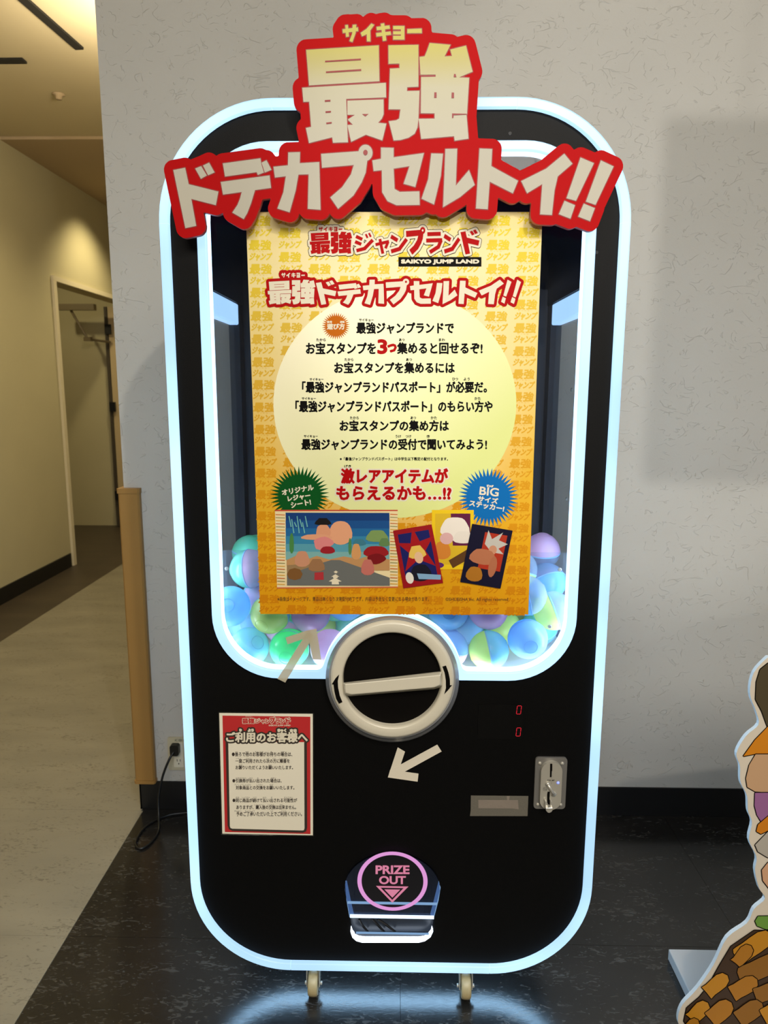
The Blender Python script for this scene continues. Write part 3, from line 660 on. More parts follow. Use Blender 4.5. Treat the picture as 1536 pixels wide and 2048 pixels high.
mb = MB(); mb.box((XZ(1103.6, 1540, yf)[0], yf - .0006, XZ(0, 1554, yf)[1]), (XZ(1104.8, 1540, yf)[0], yf, XZ(0, 1528, yf)[1])); obj('slot_rail', mb.mesh('m'), M['chrome'], ca)
for u, v in ((1079.5, 1526), (1124.5, 1526.5), (1075.5, 1608.5), (1121, 1609)):
    X, Z = XZ(u, v, -.007); mb = MB(); mb.lathe([(.0001, -.0035), (.0022, -.0033), (.0038, -.0018), (.0042, -.0002)], (X, -.007, Z), 'Y', 16); mb.lathe([(.0012, -.0038), (.0001, -.0038)], (X, -.007, Z), 'Y', 6); obj('screw', mb.mesh('m'), M['metal'], ca, smooth=True)
mb = MB(); X, Z = XZ(1116.3, 1565.5, yf); mb.lathe([(.0001, -.0015), (.0022, -.0012), (.003, 0)], (X, yf, Z), 'Y', 16); obj('blue_lamp', mb.mesh('m'), emit('blue_led', (40, 70, 255), 1.6), ca)
mb = MB(); a = XZ(1096, 1569, -.022); b = XZ(1108, 1590, -.022); mb.tube([(a[0], -.021, a[1]), (b[0], -.021, b[1])], [.0028, .0032], 10); mb.lathe([(.0045, .005), (.0045, 0), (.0001, -.001)], (a[0], -.022, a[1]), 'Y', 14); mb.lathe([(.006, .005), (.006, .001), (.0001, 0)], (b[0], -.020, b[1]), 'Y', 18)
obj('return_lever', mb.mesh('m'), M['chrome'], ca, smooth=True)
mb = MB(); mb.face(pxc(CO, CS, [(722, 992), (765, 992), (760, 1150), (770, 1285), (735, 1285), (712, 1180), (712, 1050)], yf), yf); obj('return_slot', mb.mesh('m'), M['black'], ca)
# return cup: two curved cheeks and a rounded lip
mb = MB()
for L in ([(665, 1160), (712, 1165), (716, 1215), (735, 1285), (690, 1290), (668, 1235)], [(800, 1165), (770, 1165), (768, 1285), (815, 1295), (820, 1230)]):
    mb.prism(pxc(CO, CS, L, -.024), -.026, -.0172)
mb.prism(pxc(CO, CS, [(680, 1296), (826, 1296), (815, 1345), (790, 1380), (755, 1394), (715, 1385), (688, 1350)], -.03), -.032, -.0173)
bevel(obj('return_cup', mb.mesh('m'), M['chrome'], ca), .0015, 2)
mb = MB(); text_px('TW-889', (715, 762, 855, 790), yf - .0001, mb, .02, org=CO, s=CS)
X, Z = XZ(1090, 1578, yf)
for r0, r1 in ((.0042, .0047),): mb.lathe([(r0, -.0001), (r1, -.0001)], (X, yf, Z), 'Y', 24)
text_px('5', (648, 925, 665, 955), yf - .0001, mb, .02, org=CO, s=CS); text_px('L', (682, 925, 700, 958), yf - .0001, mb, .03, org=CO, s=CS)
obj('lettering', mb.mesh('m', False), M['black'], ca)

# prize hatch -------------------------------------------------------------
ph = thing('prize_hatch', (.0045, 0, .19), 'x', 'x'); ph.parent = mach
for k in ('label', 'category'): del ph[k]
def inset(P, c, s): return [(c[0] + (x - c[0]) * s, c[1] + (z - c[1]) * s) for x, z in P]
pc0 = (.0045, .31)
zc0 = min(z for x, z in pzc)
# recess box
mb = MB(); nP = len(pzc)
mb.add([(x, .0185, z) for x, z in pzc] + [(x, .17, z + .03) for x, z in pzc], [(i, i + nP, (i + 1) % nP + nP, (i + 1) % nP) for i in range(nP)])
obj('chute_wall', mb.mesh('m'), simple('chute_lining', (70, 80, 100), .25), ph)
mb = MB(); mb.face([(x, z + .03) for x, z in pzc], .17); obj('chute_back', mb.mesh('m'), simple('chute_back_dark', (12, 14, 20), .3), ph)
# glowing lower lip and side slivers
low = [p for p in pzc[25:]]; 
lip = [XZ(u, v, -.004) for u, v in ((702, 1856), (704.5, 1864), (710, 1871), (718, 1874.5), (730, 1876), (838, 1876), (848, 1874.5), (856, 1871), (862, 1864), (864, 1856), (866, 1862), (861, 1873), (850, 1881), (838, 1884), (724, 1884), (713, 1881), (705, 1874), (701, 1862))]
M['hatchled'] = emit('hatch_light', (225, 238, 255), 2.6)
M['hatchedge'] = emit('acrylic_edge_glow', (130, 170, 215), .55, (60, 80, 100))
mb = MB(); mb.prism(lip, -.006, .004); obj('lip_light', mb.mesh('m'), M['hatchled'], ph)
for L in ([(690.5, 1768), (693, 1768), (701, 1808), (707, 1834), (699, 1834), (693, 1800)], [(878, 1768), (881, 1775), (877, 1800), (868, 1834), (861, 1834), (868, 1808)]):
    mb = MB(); mb.prism([XZ(u, v, -.002) for u, v in L], -.003, .010); obj('side_glow', mb.mesh('m'), M['hatchedge'], ph)
# flap: clear dome sheet in front with bright lower edge
flap_poly = top + [XZ(867, 1834, -.008), XZ(700, 1834, -.008)]
M['flap'] = clear('hatch_flap', (.55, .62, .75), .06, .05, (150, 170, 210), .08)
obj('flap', loops_mesh('m', [flap_poly], -.008, -.005), M['flap'], ph)
for (v0, v1, ua, ub) in ((1806, 1807.6, 695, 874), (1832, 1835.5, 700, 868), (1866.5, 1867.6, 712, 858)):
    mb = MB(); a = XZ(ua, v1, -.0095); b = XZ(ub, v0, -.0095); mb.box((a[0], -.0095, a[1]), (b[0], -.0081, b[1])); obj('edge_line', mb.mesh('m'), M['hatchedge'] if v0 != 1832 else emit('edge_bright', (190, 220, 255), 1.1), ph)
mb = MB(); mb.prism([XZ(u, v, .0) for u, v in ((706, 1867), (860, 1867), (852, 1874), (716, 1874))], .001, .006); obj('chute_sill', mb.mesh('m'), simple('sill_plastic', (26, 34, 50), .5), ph)
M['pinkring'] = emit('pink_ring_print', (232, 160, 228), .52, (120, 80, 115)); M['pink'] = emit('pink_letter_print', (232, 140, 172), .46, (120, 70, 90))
rcx, rcz = .0049, .3515
def ell(rx, rz, n=64): return [(rcx + rx * math.cos(2 * math.pi * k / n), rcz + rz * math.sin(2 * math.pi * k / n)) for k in range(n)]
ox, oz, iix, iiz = .0832, .0780, .0732, .0690
def fix(P, y): # keep apparent place when lying on the flap plane
    return [(CAM.x + (x - CAM.x) * (y - CAM.y) / (-CAM.y), CAM.z + (z - CAM.z) * (y - CAM.y) / (-CAM.y)) for x, z in P]
mb = MB(); mb.face(fix(ell(iix, iiz), -.0085), -.0083); obj('label_disc', mb.mesh('m'), simple('label_dark', (10, 10, 18), .35), ph)
Ro, Ri = fix(ell(ox, oz), -.0095), fix(ell(iix, iiz), -.0095)
mb = MB(); mb.add([(x, -.0096, z) for x, z in Ro] + [(x, -.0096, z) for x, z in Ri], [(i, (i + 1) % 64, (i + 1) % 64 + 64, i + 64) for i in range(64)]); obj('label_ring', mb.mesh('m'), M['pinkring'], ph)
HO = (650, 1660); HS = 5.689
mb = MB(); text_px('PRIZE', (575, 403, 962, 502), -.0096, mb, .035, org=HO, s=HS); text_px('OUT', (615, 523, 920, 617), -.0096, mb, .035, org=HO, s=HS)
T = pxc(HO, HS, [(580, 636), (950, 643), (766, 828)], -.0096); Ti = pxc(HO, HS, [(632, 656), (894, 661), (765, 795)], -.0096)
mb.add([(x, -.0096, z) for x, z in T + Ti], [(0, 1, 4, 3), (1, 2, 5, 4), (2, 0, 3, 5)]); mb.face(pxc(HO, HS, [(675, 675), (856, 678), (766, 770)], -.0096), -.0096)
obj('lettering', mb.mesh('m', False), M['pink'], ph)
# pale cable-like marks seen in the chute
mb = MB()
for L in ([(390, 1015), (425, 1085), (490, 1160)], [(535, 1005), (600, 1080), (680, 1165)], [(600, 1015), (700, 1080), (800, 1160)]):
    mb.tube([(*((XZ(HO[0] + a / HS, HO[1] + b / HS, .012)[0]), .012), XZ(HO[0] + a / HS, HO[1] + b / HS, .012)[1])[0:3] if False else (XZ(HO[0] + a / HS, HO[1] + b / HS, .012)[0], .012, XZ(HO[0] + a / HS, HO[1] + b / HS, .012)[1]) for a, b in L], .0028, 6)
obj('chute_cable', mb.mesh('m'), M['cord'], ph)
mb = MB(); mb.prism([XZ(u, v, .02) for u, v in ((696, 1836), (872, 1836), (862, 1868), (706, 1868))], .0205, .024); obj('chute_flap_inner', mb.mesh('m'), simple('inner_flap_grey', (52, 60, 72), .3), ph)

# casters ------------------------------------------------------------------
M['wheel'] = simple('cream_nylon', (196, 178, 132), .4, noise=.4, nscale=60)
def caster(x, y):
    c = thing('caster', (x, y, 0), 'x', 'x'); c.parent = mach
    for k in ('label', 'category'): del c[k]
    mb = MB(); mb.box((x - .034, y - .03, .094), (x + .034, y + .045, .107)); obj('top_plate', mb.mesh('m'), M['shell'], c)
    mb = MB(); mb.lathe([(.0001, 0), (.0155, 0), (.0155, .012), (.012, .014), (.0001, .014)], (x, y + .006, .080), 'Z', 20)
    for s in (-1, 1):
        P = [(y - .010, .027), (y + .004, .022), (y + .024, .06), (y + .024, .080), (y - .008, .080), (y - .012, .05)]
        xx = x + s * .0155; n = len(P)
        mb.add([(xx - .001, a, b) for a, b in P] + [(xx + .001, a, b) for a, b in P], [tuple(range(n)), tuple(range(n, 2 * n))[::-1]] + [(i, (i + 1) % n, (i + 1) % n + n, i + n) for i in range(n)])
    mb.box((x - .0165, y - .008, .078), (x + .0165, y + .024, .0805)); obj('fork', mb.mesh('m'), M['metal'], c)
    mb = MB(); mb.lathe([(.008, -.0115), (.026, -.012), (.0285, -.010), (.0298, -.005), (.030, 0), (.0298, .005), (.0285, .010), (.026, .012), (.008, .0115)], (x, y, .0305), 'X', 36); obj('wheel', mb.mesh('m'), M['wheel'], c, smooth=True)
    mb = MB(); mb.lathe([(.0001, -.022), (.0045, -.0215), (.005, -.018), (.003, -.017), (.003, .017), (.005, .018), (.0045, .0215), (.0001, .022)], (x, y, .0305), 'X', 14); obj('axle_bolt', mb.mesh('m'), M['chrome'], c, smooth=True)
for x in (-.192, .189):
    for y in (.045, .53): caster(x, y)
sbox('chassis_rail', (-.25, .18, .1073), (.25, .59, .1135), M['shell'], mach)

# ================================================================ CAPSULES
CR = .0462
PAL = {'blue': (140, 206, 244), 'mint': (136, 232, 196), 'green': (112, 244, 172), 'pink': (240, 192, 222), 'yellow': (222, 240, 130), 'aqua': (160, 210, 244)}
for k, c in PAL.items(): M['cap_' + k] = plastic_shell('capsule_' + k, c, .45)
M['cap_clear'] = plastic_shell('capsule_clear', (196, 214, 238), .5, .42)
M['rim'] = plastic_shell('capsule_rim', (170, 215, 245), .4)
def hemi(sgn):
    mb = MB(); prof = []
    for k in range(11):
        a = math.radians(90 * k / 10); r = CR * math.cos(a); h = CR * math.sin(a)
        prof.append((max(r, .0001), sgn * h))
    # small moulded ring on the crown
    prof2 = []
    for r, h in prof: prof2.append((r, h))
    mb.lathe(prof2, (0, 0, 0), 'Z', 28)
    rr = CR * .34; hh = math.sqrt(CR ** 2 - rr ** 2)
    mb.lathe([(rr - .0012, sgn * (hh + .0003)), (rr, sgn * (hh + .0012)), (rr + .0012, sgn * (hh - .0003))], (0, 0, 0), 'Z', 24)
    m = mb.mesh('capsule_half')
    for f in m.polygons: f.use_smooth = True
    return m
mb = MB(); mb.lathe([(CR - .0005, -.002), (CR + .0007, -.0015), (CR + .0007, .0015), (CR - .0005, .002)], (0, 0, 0), 'Z', 28); rimm = mb.mesh('capsule_rim')
halves = {}
def half_mesh(c, sgn):
    k = (c, sgn)
    if k not in halves:
        m = hemi(sgn); m.materials.append(M['cap_' + c]); halves[k] = m
    return halves[k]
rimm.materials.append(M['rim'])
# px centre (or None), depth, colours, axis tilt (rx, ry, rz in degrees), label
FRONT = [
 (470, 1213, .075, 'blue', 'clear', (70, 10, 0), 'blue and clear capsule against the left window edge'),
 (543, 1232, .075, 'yellow', 'blue', (60, -140, 0), 'blue capsule with yellow-green half just under the left end of the poster'),
 (499, 1294, .075, 'blue', 'yellow', (40, 50, 0), 'yellow-green and blue capsule in the lower left window curve'),
 (578, 1300, .075, 'green', 'green', (100, 20, 0), 'bright green capsule behind the left tape arrow'),
 (655, 1300, .075, 'pink', 'clear', (20, -30, 0), 'pink capsule touching the light tube left of the dial'),
 (622, 1228, .09, 'pink', 'pink', (60, 0, 0), 'pink capsule just above the tip of the left tape arrow'),
 (684, 1205, .075, 'blue', 'blue', (90, 20, 0), 'blue capsule left above the dial under the poster edge'),
 (500, 1142, .12, 'pink', 'mint', (10, 82, 0), 'pink and mint capsule behind the clear barrier edge on the left'),
 (520, 1195, .15, 'pink', 'mint', (30, 50, 0), 'pink capsule tucked behind the poster left edge'),
 (905, 1222, .075, 'blue', 'blue', (80, -10, 0), 'blue capsule right of the dial top under the poster'),
 (985, 1215, .085, 'pink', 'clear', (30, 160, 0), 'pink capsule with clear lower half under the poster right part'),
 (1050, 1277, .075, 'aqua', 'blue', (95, 8, 0), 'plain blue capsule with moulded ring facing out at lower right'),
 (976, 1304, .075, 'blue', 'yellow', (0, 78, 0), 'blue capsule with yellow-green right side above the lower light tube'),
 (1060, 1200, .09, 'clear', 'blue', (0, 75, 0), 'blue and clear capsule behind the lower right poster corner'),
 (905, 1296, .075, 'pink', 'blue', (5, 190, 0), 'pink and blue capsule touching the light tube right of the dial'),
 (1055, 1150, .16, 'yellow', 'clear', (10, 200, 0), 'yellow-green and clear capsule beside the right poster edge'),
 (1106, 1150, .20, 'blue', 'clear', (40, 160, 0), 'blue capsule high against the right window edge'),
 (1140, 1215, .10, 'clear', 'yellow', (0, 70, 0), 'clear and yellow-green capsule half hidden by the right light tube'),
 (1080, 1140, .30, 'pink', 'pink', (20, 0, 0), 'pink capsule at the back topping the right heap'),
 (1148, 1126, .26, 'pink', 'clear', (10, 0, 0), 'pale pink capsule at the top right corner of the heap'),
 (448, 1103, .40, 'mint', 'mint', (15, 0, 0), 'mint capsule topping the heap at the left window edge'),
 (500, 1105, .34, 'mint', 'mint', (0, 10, 0), 'mint capsule topping the heap beside the left poster edge'),
]
caps = []
def capsule(pos, c1, c2, rot, label, group=None):
    o = thing('toy_capsule', pos, label, 'capsule', group or 'toy capsules in the machine window')
    o.rotation_euler = [math.radians(a) for a in rot]
    for c, s in ((c1, 1), (c2, -1)):
        h = bpy.data.objects.new('capsule_half', half_mesh(c, s)); link(h, o)
    h = bpy.data.objects.new('capsule_rim', rimm); link(h, o)
    caps.append(Vector(pos))
fixedc = []
for (u, v, y, c1, c2, rot, lab) in FRONT:
    x, z = XZ(u, v, y); x = max(-.38, min(.38, x)); z = max(.9, z); fixedc.append([Vector((x, y, z)), c1, c2, rot, lab])
# relax the heap so that no two capsules overlap
for it in range(300):
    for i in range(len(fixedc)):
        for j in range(i):
            d = fixedc[i][0] - fixedc[j][0]; L = d.length
            if L < 2 * CR + .0016:
                q = d / max(L, 1e-6) * (2 * CR + .0018 - L); q.y *= 1.0
                a = .5; fixedc[i][0] += q * a; fixedc[j][0] -= q * a
        p = fixedc[i][0]; p.y = min(max(p.y, .027 + CR + .0015), YB - CR - .004); p.x = min(max(p.x, -.43 + CR + .003), .43 - CR - .003); p.z = max(p.z, .853 + CR + .001)
for p, c1, c2, rot, lab in fixedc: capsule(p, c1, c2, rot, lab)
# the heap behind: hexagonal packing with what is free
cols = ['blue', 'pink', 'yellow', 'mint', 'aqua', 'green', 'clear']
k = 0; ORD = ['first', 'second', 'third', 'fourth', 'fifth', 'sixth', 'seventh', 'eighth', 'ninth', 'tenth']
for lz in range(3):
    for ly in range(6):
        for lx in range(10):
            st = 2 * CR + .0022
            p = Vector((-.38 + lx * st + (ly % 2) * st / 2, .078 + ly * st * .867 + (lz % 2) * .03, .853 + CR + .001 + lz * st * .817))
            if p.x > .38 or p.y > YB - CR - .005: continue
            if lz == 2 and not (abs(p.x) > .24) and ly > 3: continue
            if any((p - q).length < st - .0006 for q in caps): continue
            c1 = random.choice(cols[:6]); c2 = random.choice(cols)
            capsule(p, c1, c2, (random.uniform(0, 180), random.uniform(0, 180), 0), '%s capsule in the heap, %s layer, %s row back, %s from the left' % (c1 if c1 == c2 else c1 + ' and ' + c2, ('bottom', 'middle', 'top')[lz], ORD[ly], ORD[lx]), 'capsules buried in the heap'); k += 1

# ================================================================ BIG TITLE SIGN
D_, E_, A_, B_ = ((560, 20), 3.657), ((330, 230), 6.678), ((300, 20), 3.072), ((780, 20), 3.072)
GL = {}   # glyph -> (cream pieces, dark slits) in image px
def G(name, fr, pieces, slits=()): GL[name] = ([cr(fr[0], fr[1], p) for p in pieces], [cr(fr[0], fr[1], p) for p in slits])
G('sa', D_, [[(457, 142), (570, 128), (572, 155), (460, 170)], [(477, 112), (497, 110), (505, 195), (483, 198)], [(532, 110), (558, 108), (553, 170), (530, 236), (508, 228), (528, 175)]])
G('i_s', D_, [[(668, 100), (689, 110), (660, 152), (662, 231), (636, 230), (635, 178), (600, 194), (590, 168), (632, 140)]])
G('ki', D_, [[(706, 125), (800, 114), (804, 138), (709, 150)], [(703, 170), (808, 158), (812, 182), (706, 196)], [(737, 102), (762, 98), (778, 224), (753, 228)]])
G('yo', D_, [[(828, 118), (910, 118), (910, 218), (828, 218), (828, 190), (884, 190), (884, 180), (828, 180), (828, 157), (884, 157), (884, 143), (828, 143)]])
G('bar', D_, [[(931, 141), (1036, 137), (1037, 170), (931, 171)]])
G('sai', D_, [[(192, 293), (722, 260), (727, 522), (213, 553)], [(163, 570), (774, 534), (776, 640), (484, 652), (497, 968), (388, 972), (382, 932), (213, 974), (190, 864), (228, 856), (214, 672), (172, 673)],
  [(493, 664), (757, 655), (758, 762), (745, 795), (718, 826), (778, 832), (748, 955), (628, 913), (521, 965), (497, 864), (494, 842), (533, 840), (495, 803), (548, 768), (493, 768)]],
  [[(330, 373), (592, 357), (592, 369), (330, 384)], [(336, 451), (594, 434), (595, 447), (337, 463)], [(328, 661), (369, 658), (369, 671), (329, 674)], [(333, 742), (373, 739), (373, 752), (334, 755)], [(338, 825), (379, 820), (379, 832), (340, 837)], [(600, 763), (648, 762), (624, 781)]])
G('kyo', D_, [[(793, 260), (1012, 256), (1012, 562), (930, 566), (928, 594), (1020, 592), (1012, 800), (1005, 860), (985, 905), (940, 935), (880, 952), (832, 955), (796, 815), (850, 808), (872, 795), (881, 728), (795, 727), (805, 430), (874, 427), (874, 393), (794, 395)],
  [(1095, 243), (1247, 256), (1203, 341), (1258, 338), (1245, 291), (1360, 262), (1408, 452), (1310, 494), (1383, 497), (1367, 764), (1364, 768), (1378, 942), (1277, 957), (1273, 924), (1033, 944), (1013, 797), (1131, 796), (1131, 757), (1030, 756), (1032, 492), (1138, 490), (1138, 474), (1028, 475), (1020, 345), (1058, 340), (1075, 300)]],
  [[(1128, 604), (1145, 604), (1145, 645), (1127, 645)], [(1255, 605), (1273, 606), (1272, 647), (1254, 646)], [(1272, 470), (1284, 470), (1290, 494), (1270, 493)], [(1258, 758), (1366, 761), (1365, 767), (1270, 772), (1268, 792), (1258, 792)]])
G('do', E_, [[(112, 736), (270, 705), (318, 925), (714, 1024), (680, 1205), (353, 1122), (418, 1482), (273, 1512)], [(404, 716), (484, 684), (560, 808), (481, 854)], [(508, 676), (590, 637), (663, 768), (576, 806)]])
G('de', E_, [[(774, 648), (1275, 580), (1288, 660), (1322, 770), (1240, 802), (1225, 765), (803, 823)], [(1290, 638), (1356, 605), (1423, 733), (1333, 770)],
  [(746, 896), (1397, 808), (1417, 975), (1203, 1004), (1150, 1180), (1100, 1310), (1052, 1392), (900, 1304), (970, 1200), (1005, 1110), (1025, 1030), (776, 1064)]])
G('ka', A_, [[(850, 876), (922, 874), (920, 942), (1040, 935), (1048, 1228), (970, 1222), (975, 1010), (912, 1012), (895, 1110), (858, 1243), (783, 1220), (820, 1120), (835, 1022), (768, 1030), (759, 964), (848, 955)]])
ringp = [(1324 + 43 * math.cos(a * math.pi / 14), 878 + 50 * math.sin(a * math.pi / 14)) for a in range(28)]; dot = [(1324 + 14 * math.cos(a * math.pi / 8), 877 + 17 * math.sin(a * math.pi / 8)) for a in range(16)]
G('pu', A_, [[(1052, 885), (1290, 868), (1300, 910), (1335, 925), (1325, 1000), (1300, 1060), (1250, 1140), (1156, 1222), (1108, 1152), (1180, 1090), (1235, 1010), (1252, 953), (1057, 970)], ringp], [dot])
G('se', B_, [[(-55, 846), (22, 848), (22, 906), (208, 880), (155, 1088), (84, 1068), (120, 960), (22, 975), (28, 1100), (60, 1118), (180, 1115), (182, 1198), (40, 1200), (-15, 1175), (-48, 1120), (-50, 985), (-100, 990), (-108, 925), (-55, 915)]])
G('ru', B_, [[(254, 882), (325, 884), (312, 1020), (270, 1195), (194, 1160), (235, 1040)], [(340, 855), (412, 853), (404, 1080), (485, 985), (520, 1075), (430, 1150), (326, 1212), (335, 1000)]])
G('to', B_, [[(550, 852), (627, 855), (622, 960), (786, 1050), (754, 1127), (612, 1055), (600, 1225), (528, 1220)]])
G('i', B_, [[(1070, 884), (1120, 945), (1030, 1023), (1010, 1110), (994, 1260), (922, 1256), (935, 1070), (842, 1126), (806, 1052), (960, 975)]])
G('ex1', B_, [[(1170, 907), (1252, 942), (1142, 1173), (1084, 1157)], [(1072, 1173), (1136, 1200), (1108, 1283), (1037, 1255)]])
G('ex2', B_, [[(1295, 925), (1373, 962), (1262, 1198), (1203, 1178)], [(1190, 1190), (1258, 1218), (1228, 1298), (1156, 1270)]])
SY = -.050   # sign front plane
def glyph_px(name, box=None, org=(0, 0), s=1.0, y=SY):
    P, H = GL[name]
    if box:
        xs = [a for p in P for a, b in p]; ys = [b for p in P for a, b in p]; X0, X1, Y0, Y1 = min(xs), max(xs), min(ys), max(ys)
        x0, y0, x1, y1 = box
        f = lambda a, b: (org[0] + (x0 + (a - X0) / (X1 - X0) * (x1 - x0)) / s, org[1] + (y0 + (b - Y0) / (Y1 - Y0) * (y1 - y0)) / s)
        P = [[f(a, b) for a, b in p] for p in P]; H = [[f(a, b) for a, b in p] for p in H]
    return [[XZ(a, b, y) for a, b in p] for p in P], [[XZ(a, b, y) for a, b in p] for p in H]
sign = thing('title_sign', (0, SY, 1.78), 'large red cut-out board with cream Japanese lettering across the machine top', 'sign')
allP = []; main = []; small = []; slits = []
for nme in GL:
    P, H = glyph_px(nme); allP += P; slits += H
    (main if nme not in ('sa', 'i_s', 'ki', 'yo', 'bar', 'sai', 'kyo') else small).extend(P)
bl = outline(allP, .0185, .0022)
bl = [max(bl, key=len)] + [l for l in bl if l is not max(bl, key=len) and max(p[0] for p in l) - min(p[0] for p in l) > .03]
bd = loops_mesh('m', bl, SY, SY + .012)
for p in bd.polygons: p.material_index = 0 if abs(p.normal.y) > .5 else 1
obj('red_board', bd, [M['red'], M['rededge']], sign)
sh = outline(allP, .0016, .0013)
obj('letter_shadow_print', loops_mesh('m', sh, SY - .0003, SY - .0003), M['darkred'], sign)
def stack(polys, y, step=2e-5):
    mb = MB()
    for i, P in enumerate(polys): mb.face(P, y - i * step)
    return mb
zlo = XZ(760, 285, SY)[1]; zhi = XZ(760, 85, SY)[1]
o = obj('lettering', stack(main, SY - .0005).mesh('m'), M['cream'], sign)
mg = gradz('sign_letter_gradient', [(0, (186, 182, 168)), (.55, (186, 182, 160)), (.82, (184, 176, 120)), (1, (186, 178, 96))], zlo - 1.78, zhi - 1.78, .5)
obj('lettering', stack(small, SY - .0005).mesh('m'), mg, sign)
obj('letter_slits', stack(slits, SY - .0013).mesh('m'), M['darkred'], sign)
for x, z in ((-.413, 1.875), (.42, 1.90), (-.11, 2.012), (.11, 2.012)):
    mb = MB(); mb.lathe([(.0001, .0121), (.006, .0121), (.006, .0496), (.0001, .0496)], (x, SY, z), 'Y', 12); obj('standoff', mb.mesh('m'), M['shell'], sign)

# ================================================================ POSTER
PY = -.0145
pcn = [(491.5, 424), (1085, 424), (1056.5, 1229), (520.5, 1228)]
pw = [XZ(u, v, PY) for u, v in pcn]
PX0, PZ0 = .002, 1.43
poster = thing('poster', (PX0, PY, PZ0), 'large yellow Japanese poster taped on the machine window', 'poster')
zb, zt = min(p[1] for p in pw) - PZ0, max(p[1] for p in pw) - PZ0
M['paper'] = gradz('poster_paper', [(0, (216, 150, 16)), (.2, (220, 164, 26)), (.45, (224, 182, 62)), (.68, (228, 202, 116)), (.86, (232, 216, 158)), (1, (232, 214, 146))], zb, zt, .38)
# paler towards the centre line
def radial_paper(m):
    n = m.node_tree.nodes; l = m.node_tree.links; b = n['Principled BSDF']; src = b.inputs['Base Color'].links[0].from_socket
    tc = n.new('ShaderNodeTexCoord'); mp = n.new('ShaderNodeMapping'); mp.inputs['Location'].default_value = (0, 0, -.26); mp.inputs['Scale'].default_value = (2.6, 0, 2.4)
    mp.vector_type = 'POINT'; l.new(tc.outputs['Object'], mp.inputs[0])
    ln = n.new('ShaderNodeVectorMath'); ln.operation = 'LENGTH'; l.new(mp.outputs[0], ln.inputs[0])
    mr = n.new('ShaderNodeMapRange'); mr.inputs[1].default_value = .9; mr.inputs[2].default_value = .1; l.new(ln.outputs['Value'], mr.inputs[0])
    mx = n.new('ShaderNodeMixRGB'); l.new(mr.outputs[0], mx.inputs[0]); l.new(src, mx.inputs[1]); mx.inputs[2].default_value = (*lin((238, 228, 190)), 1); l.new(mx.outputs[0], b.inputs['Base Color'])
radial_paper(M['paper'])
mb = MB(); mb.prism(pw, PY, PY + .0018, 0, 1); obj('sheet', mb.mesh('m'), [M['paper'], M['white']], poster)
# repeated stamp print
M['stamp'] = gradz('poster_stamp_print', [(0, (202, 126, 10)), (.3, (210, 146, 18)), (.7, (216, 178, 62)), (.9, (222, 196, 50)), (1, (220, 200, 30))], zb, zt, .4)
def stamp_shape():
    P = []
    for body, x0, z0, x1, z1, shx in (('最強', 0, .0205, .044, .0395, .14), ('ジャンプ', 0, .0005, .043, .0150, .3)):
        V, F = text2d(body)
        for f in F: P.append([(x0 + V[i][0] * (x1 - x0) + V[i][1] * (z1 - z0) * shx, z0 + V[i][1] * (z1 - z0)) for i in f])
    m = loops_mesh('stamp', outline(P, .0008, .0006), 0, 0)
    V, F = text2d('サイキョー'); k = len(m.vertices)
    sv = [(v.co.x, v.co.z) for v in m.vertices] + [(.007 + a * .03, .0168 + b * .0026) for a, b in V]
    sf = [tuple(p.vertices) for p in m.polygons] + [tuple(k + i for i in f) for f in F]
    bpy.data.meshes.remove(m); return sv, sf
sV, sF = stamp_shape()
mb = MB(); px0, px1 = min(p[0] for p in pw), max(p[0] for p in pw); pz0, pz1 = min(p[1] for p in pw), max(p[1] for p in pw)
yy = PY - .00015
ECX, ECZ = XZ(789, 812, PY)
ERX = (XZ(1032, 812, PY)[0] - XZ(546, 812, PY)[0]) / 2; ERZ = (XZ(789, 578, PY)[1] - XZ(789, 1036, PY)[1]) / 2; ECZ = (XZ(789, 578, PY)[1] + XZ(789, 1036, PY)[1]) / 2
pitx, pitz = .0598, .0462; ci = 0; x = px0 + .004
while x + .045 < px1 + .004:
    z = pz1 - .047 + (pitz / 2 if ci % 2 else 0)
    while z > pz0 - .03:
        cx, cz = x + .024, z + .02
        if ((cx - ECX) / (ERX - .01)) ** 2 + ((cz - ECZ) / (ERZ - .01)) ** 2 > .86 :
            vs = [(x + a, yy, z + b) for a, b in sV]
            if all(pz0 + .001 < v[2] < pz1 - .001 and px0 + .001 < v[0] < px1 - .001 for v in vs): mb.add(vs, sF)
            else:
                keep = [f for f in sF if all(pz0 + .001 < z + sV[i][1] < pz1 - .001 and x + sV[i][0] < px1 - .001 for i in f)]
                mb.add(vs, keep)
        z -= pitz
    x += pitx; ci += 1
obj('stamp_pattern', mb.mesh('m', False), M['stamp'], poster)
# pale ellipse
mE, n, l, b = newmat('ellipse_print'); tc = n.new('ShaderNodeTexCoord'); sp = n.new('ShaderNodeSeparateXYZ'); l.new(tc.outputs['Object'], sp.inputs[0])
ma = n.new('ShaderNodeMath'); ma.operation = 'MULTIPLY_ADD'; ma.inputs[1].default_value = .9; l.new(sp.outputs['X'], ma.inputs[0]); 
mz = n.new('ShaderNodeMath'); mz.operation = 'MULTIPLY'; mz.inputs[1].default_value = -.9; l.new(sp.outputs['Z'], mz.inputs[0]); l.new(mz.outputs[0], ma.inputs[2])
mr = n.new('ShaderNodeMapRange'); mr.inputs[1].default_value = -.32; mr.inputs[2].default_value = .22; l.new(ma.outputs[0], mr.inputs[0])
cr_ = n.new('ShaderNodeValToRGB'); cr_.color_ramp.elements[0].color = (*lin((244, 240, 208)), 1); cr_.color_ramp.elements[1].color = (*lin((214, 222, 140)), 1)
l.new(mr.outputs[0], cr_.inputs[0]); l.new(cr_.outputs[0], b.inputs['Base Color']); S(b, 'Roughness', .4)
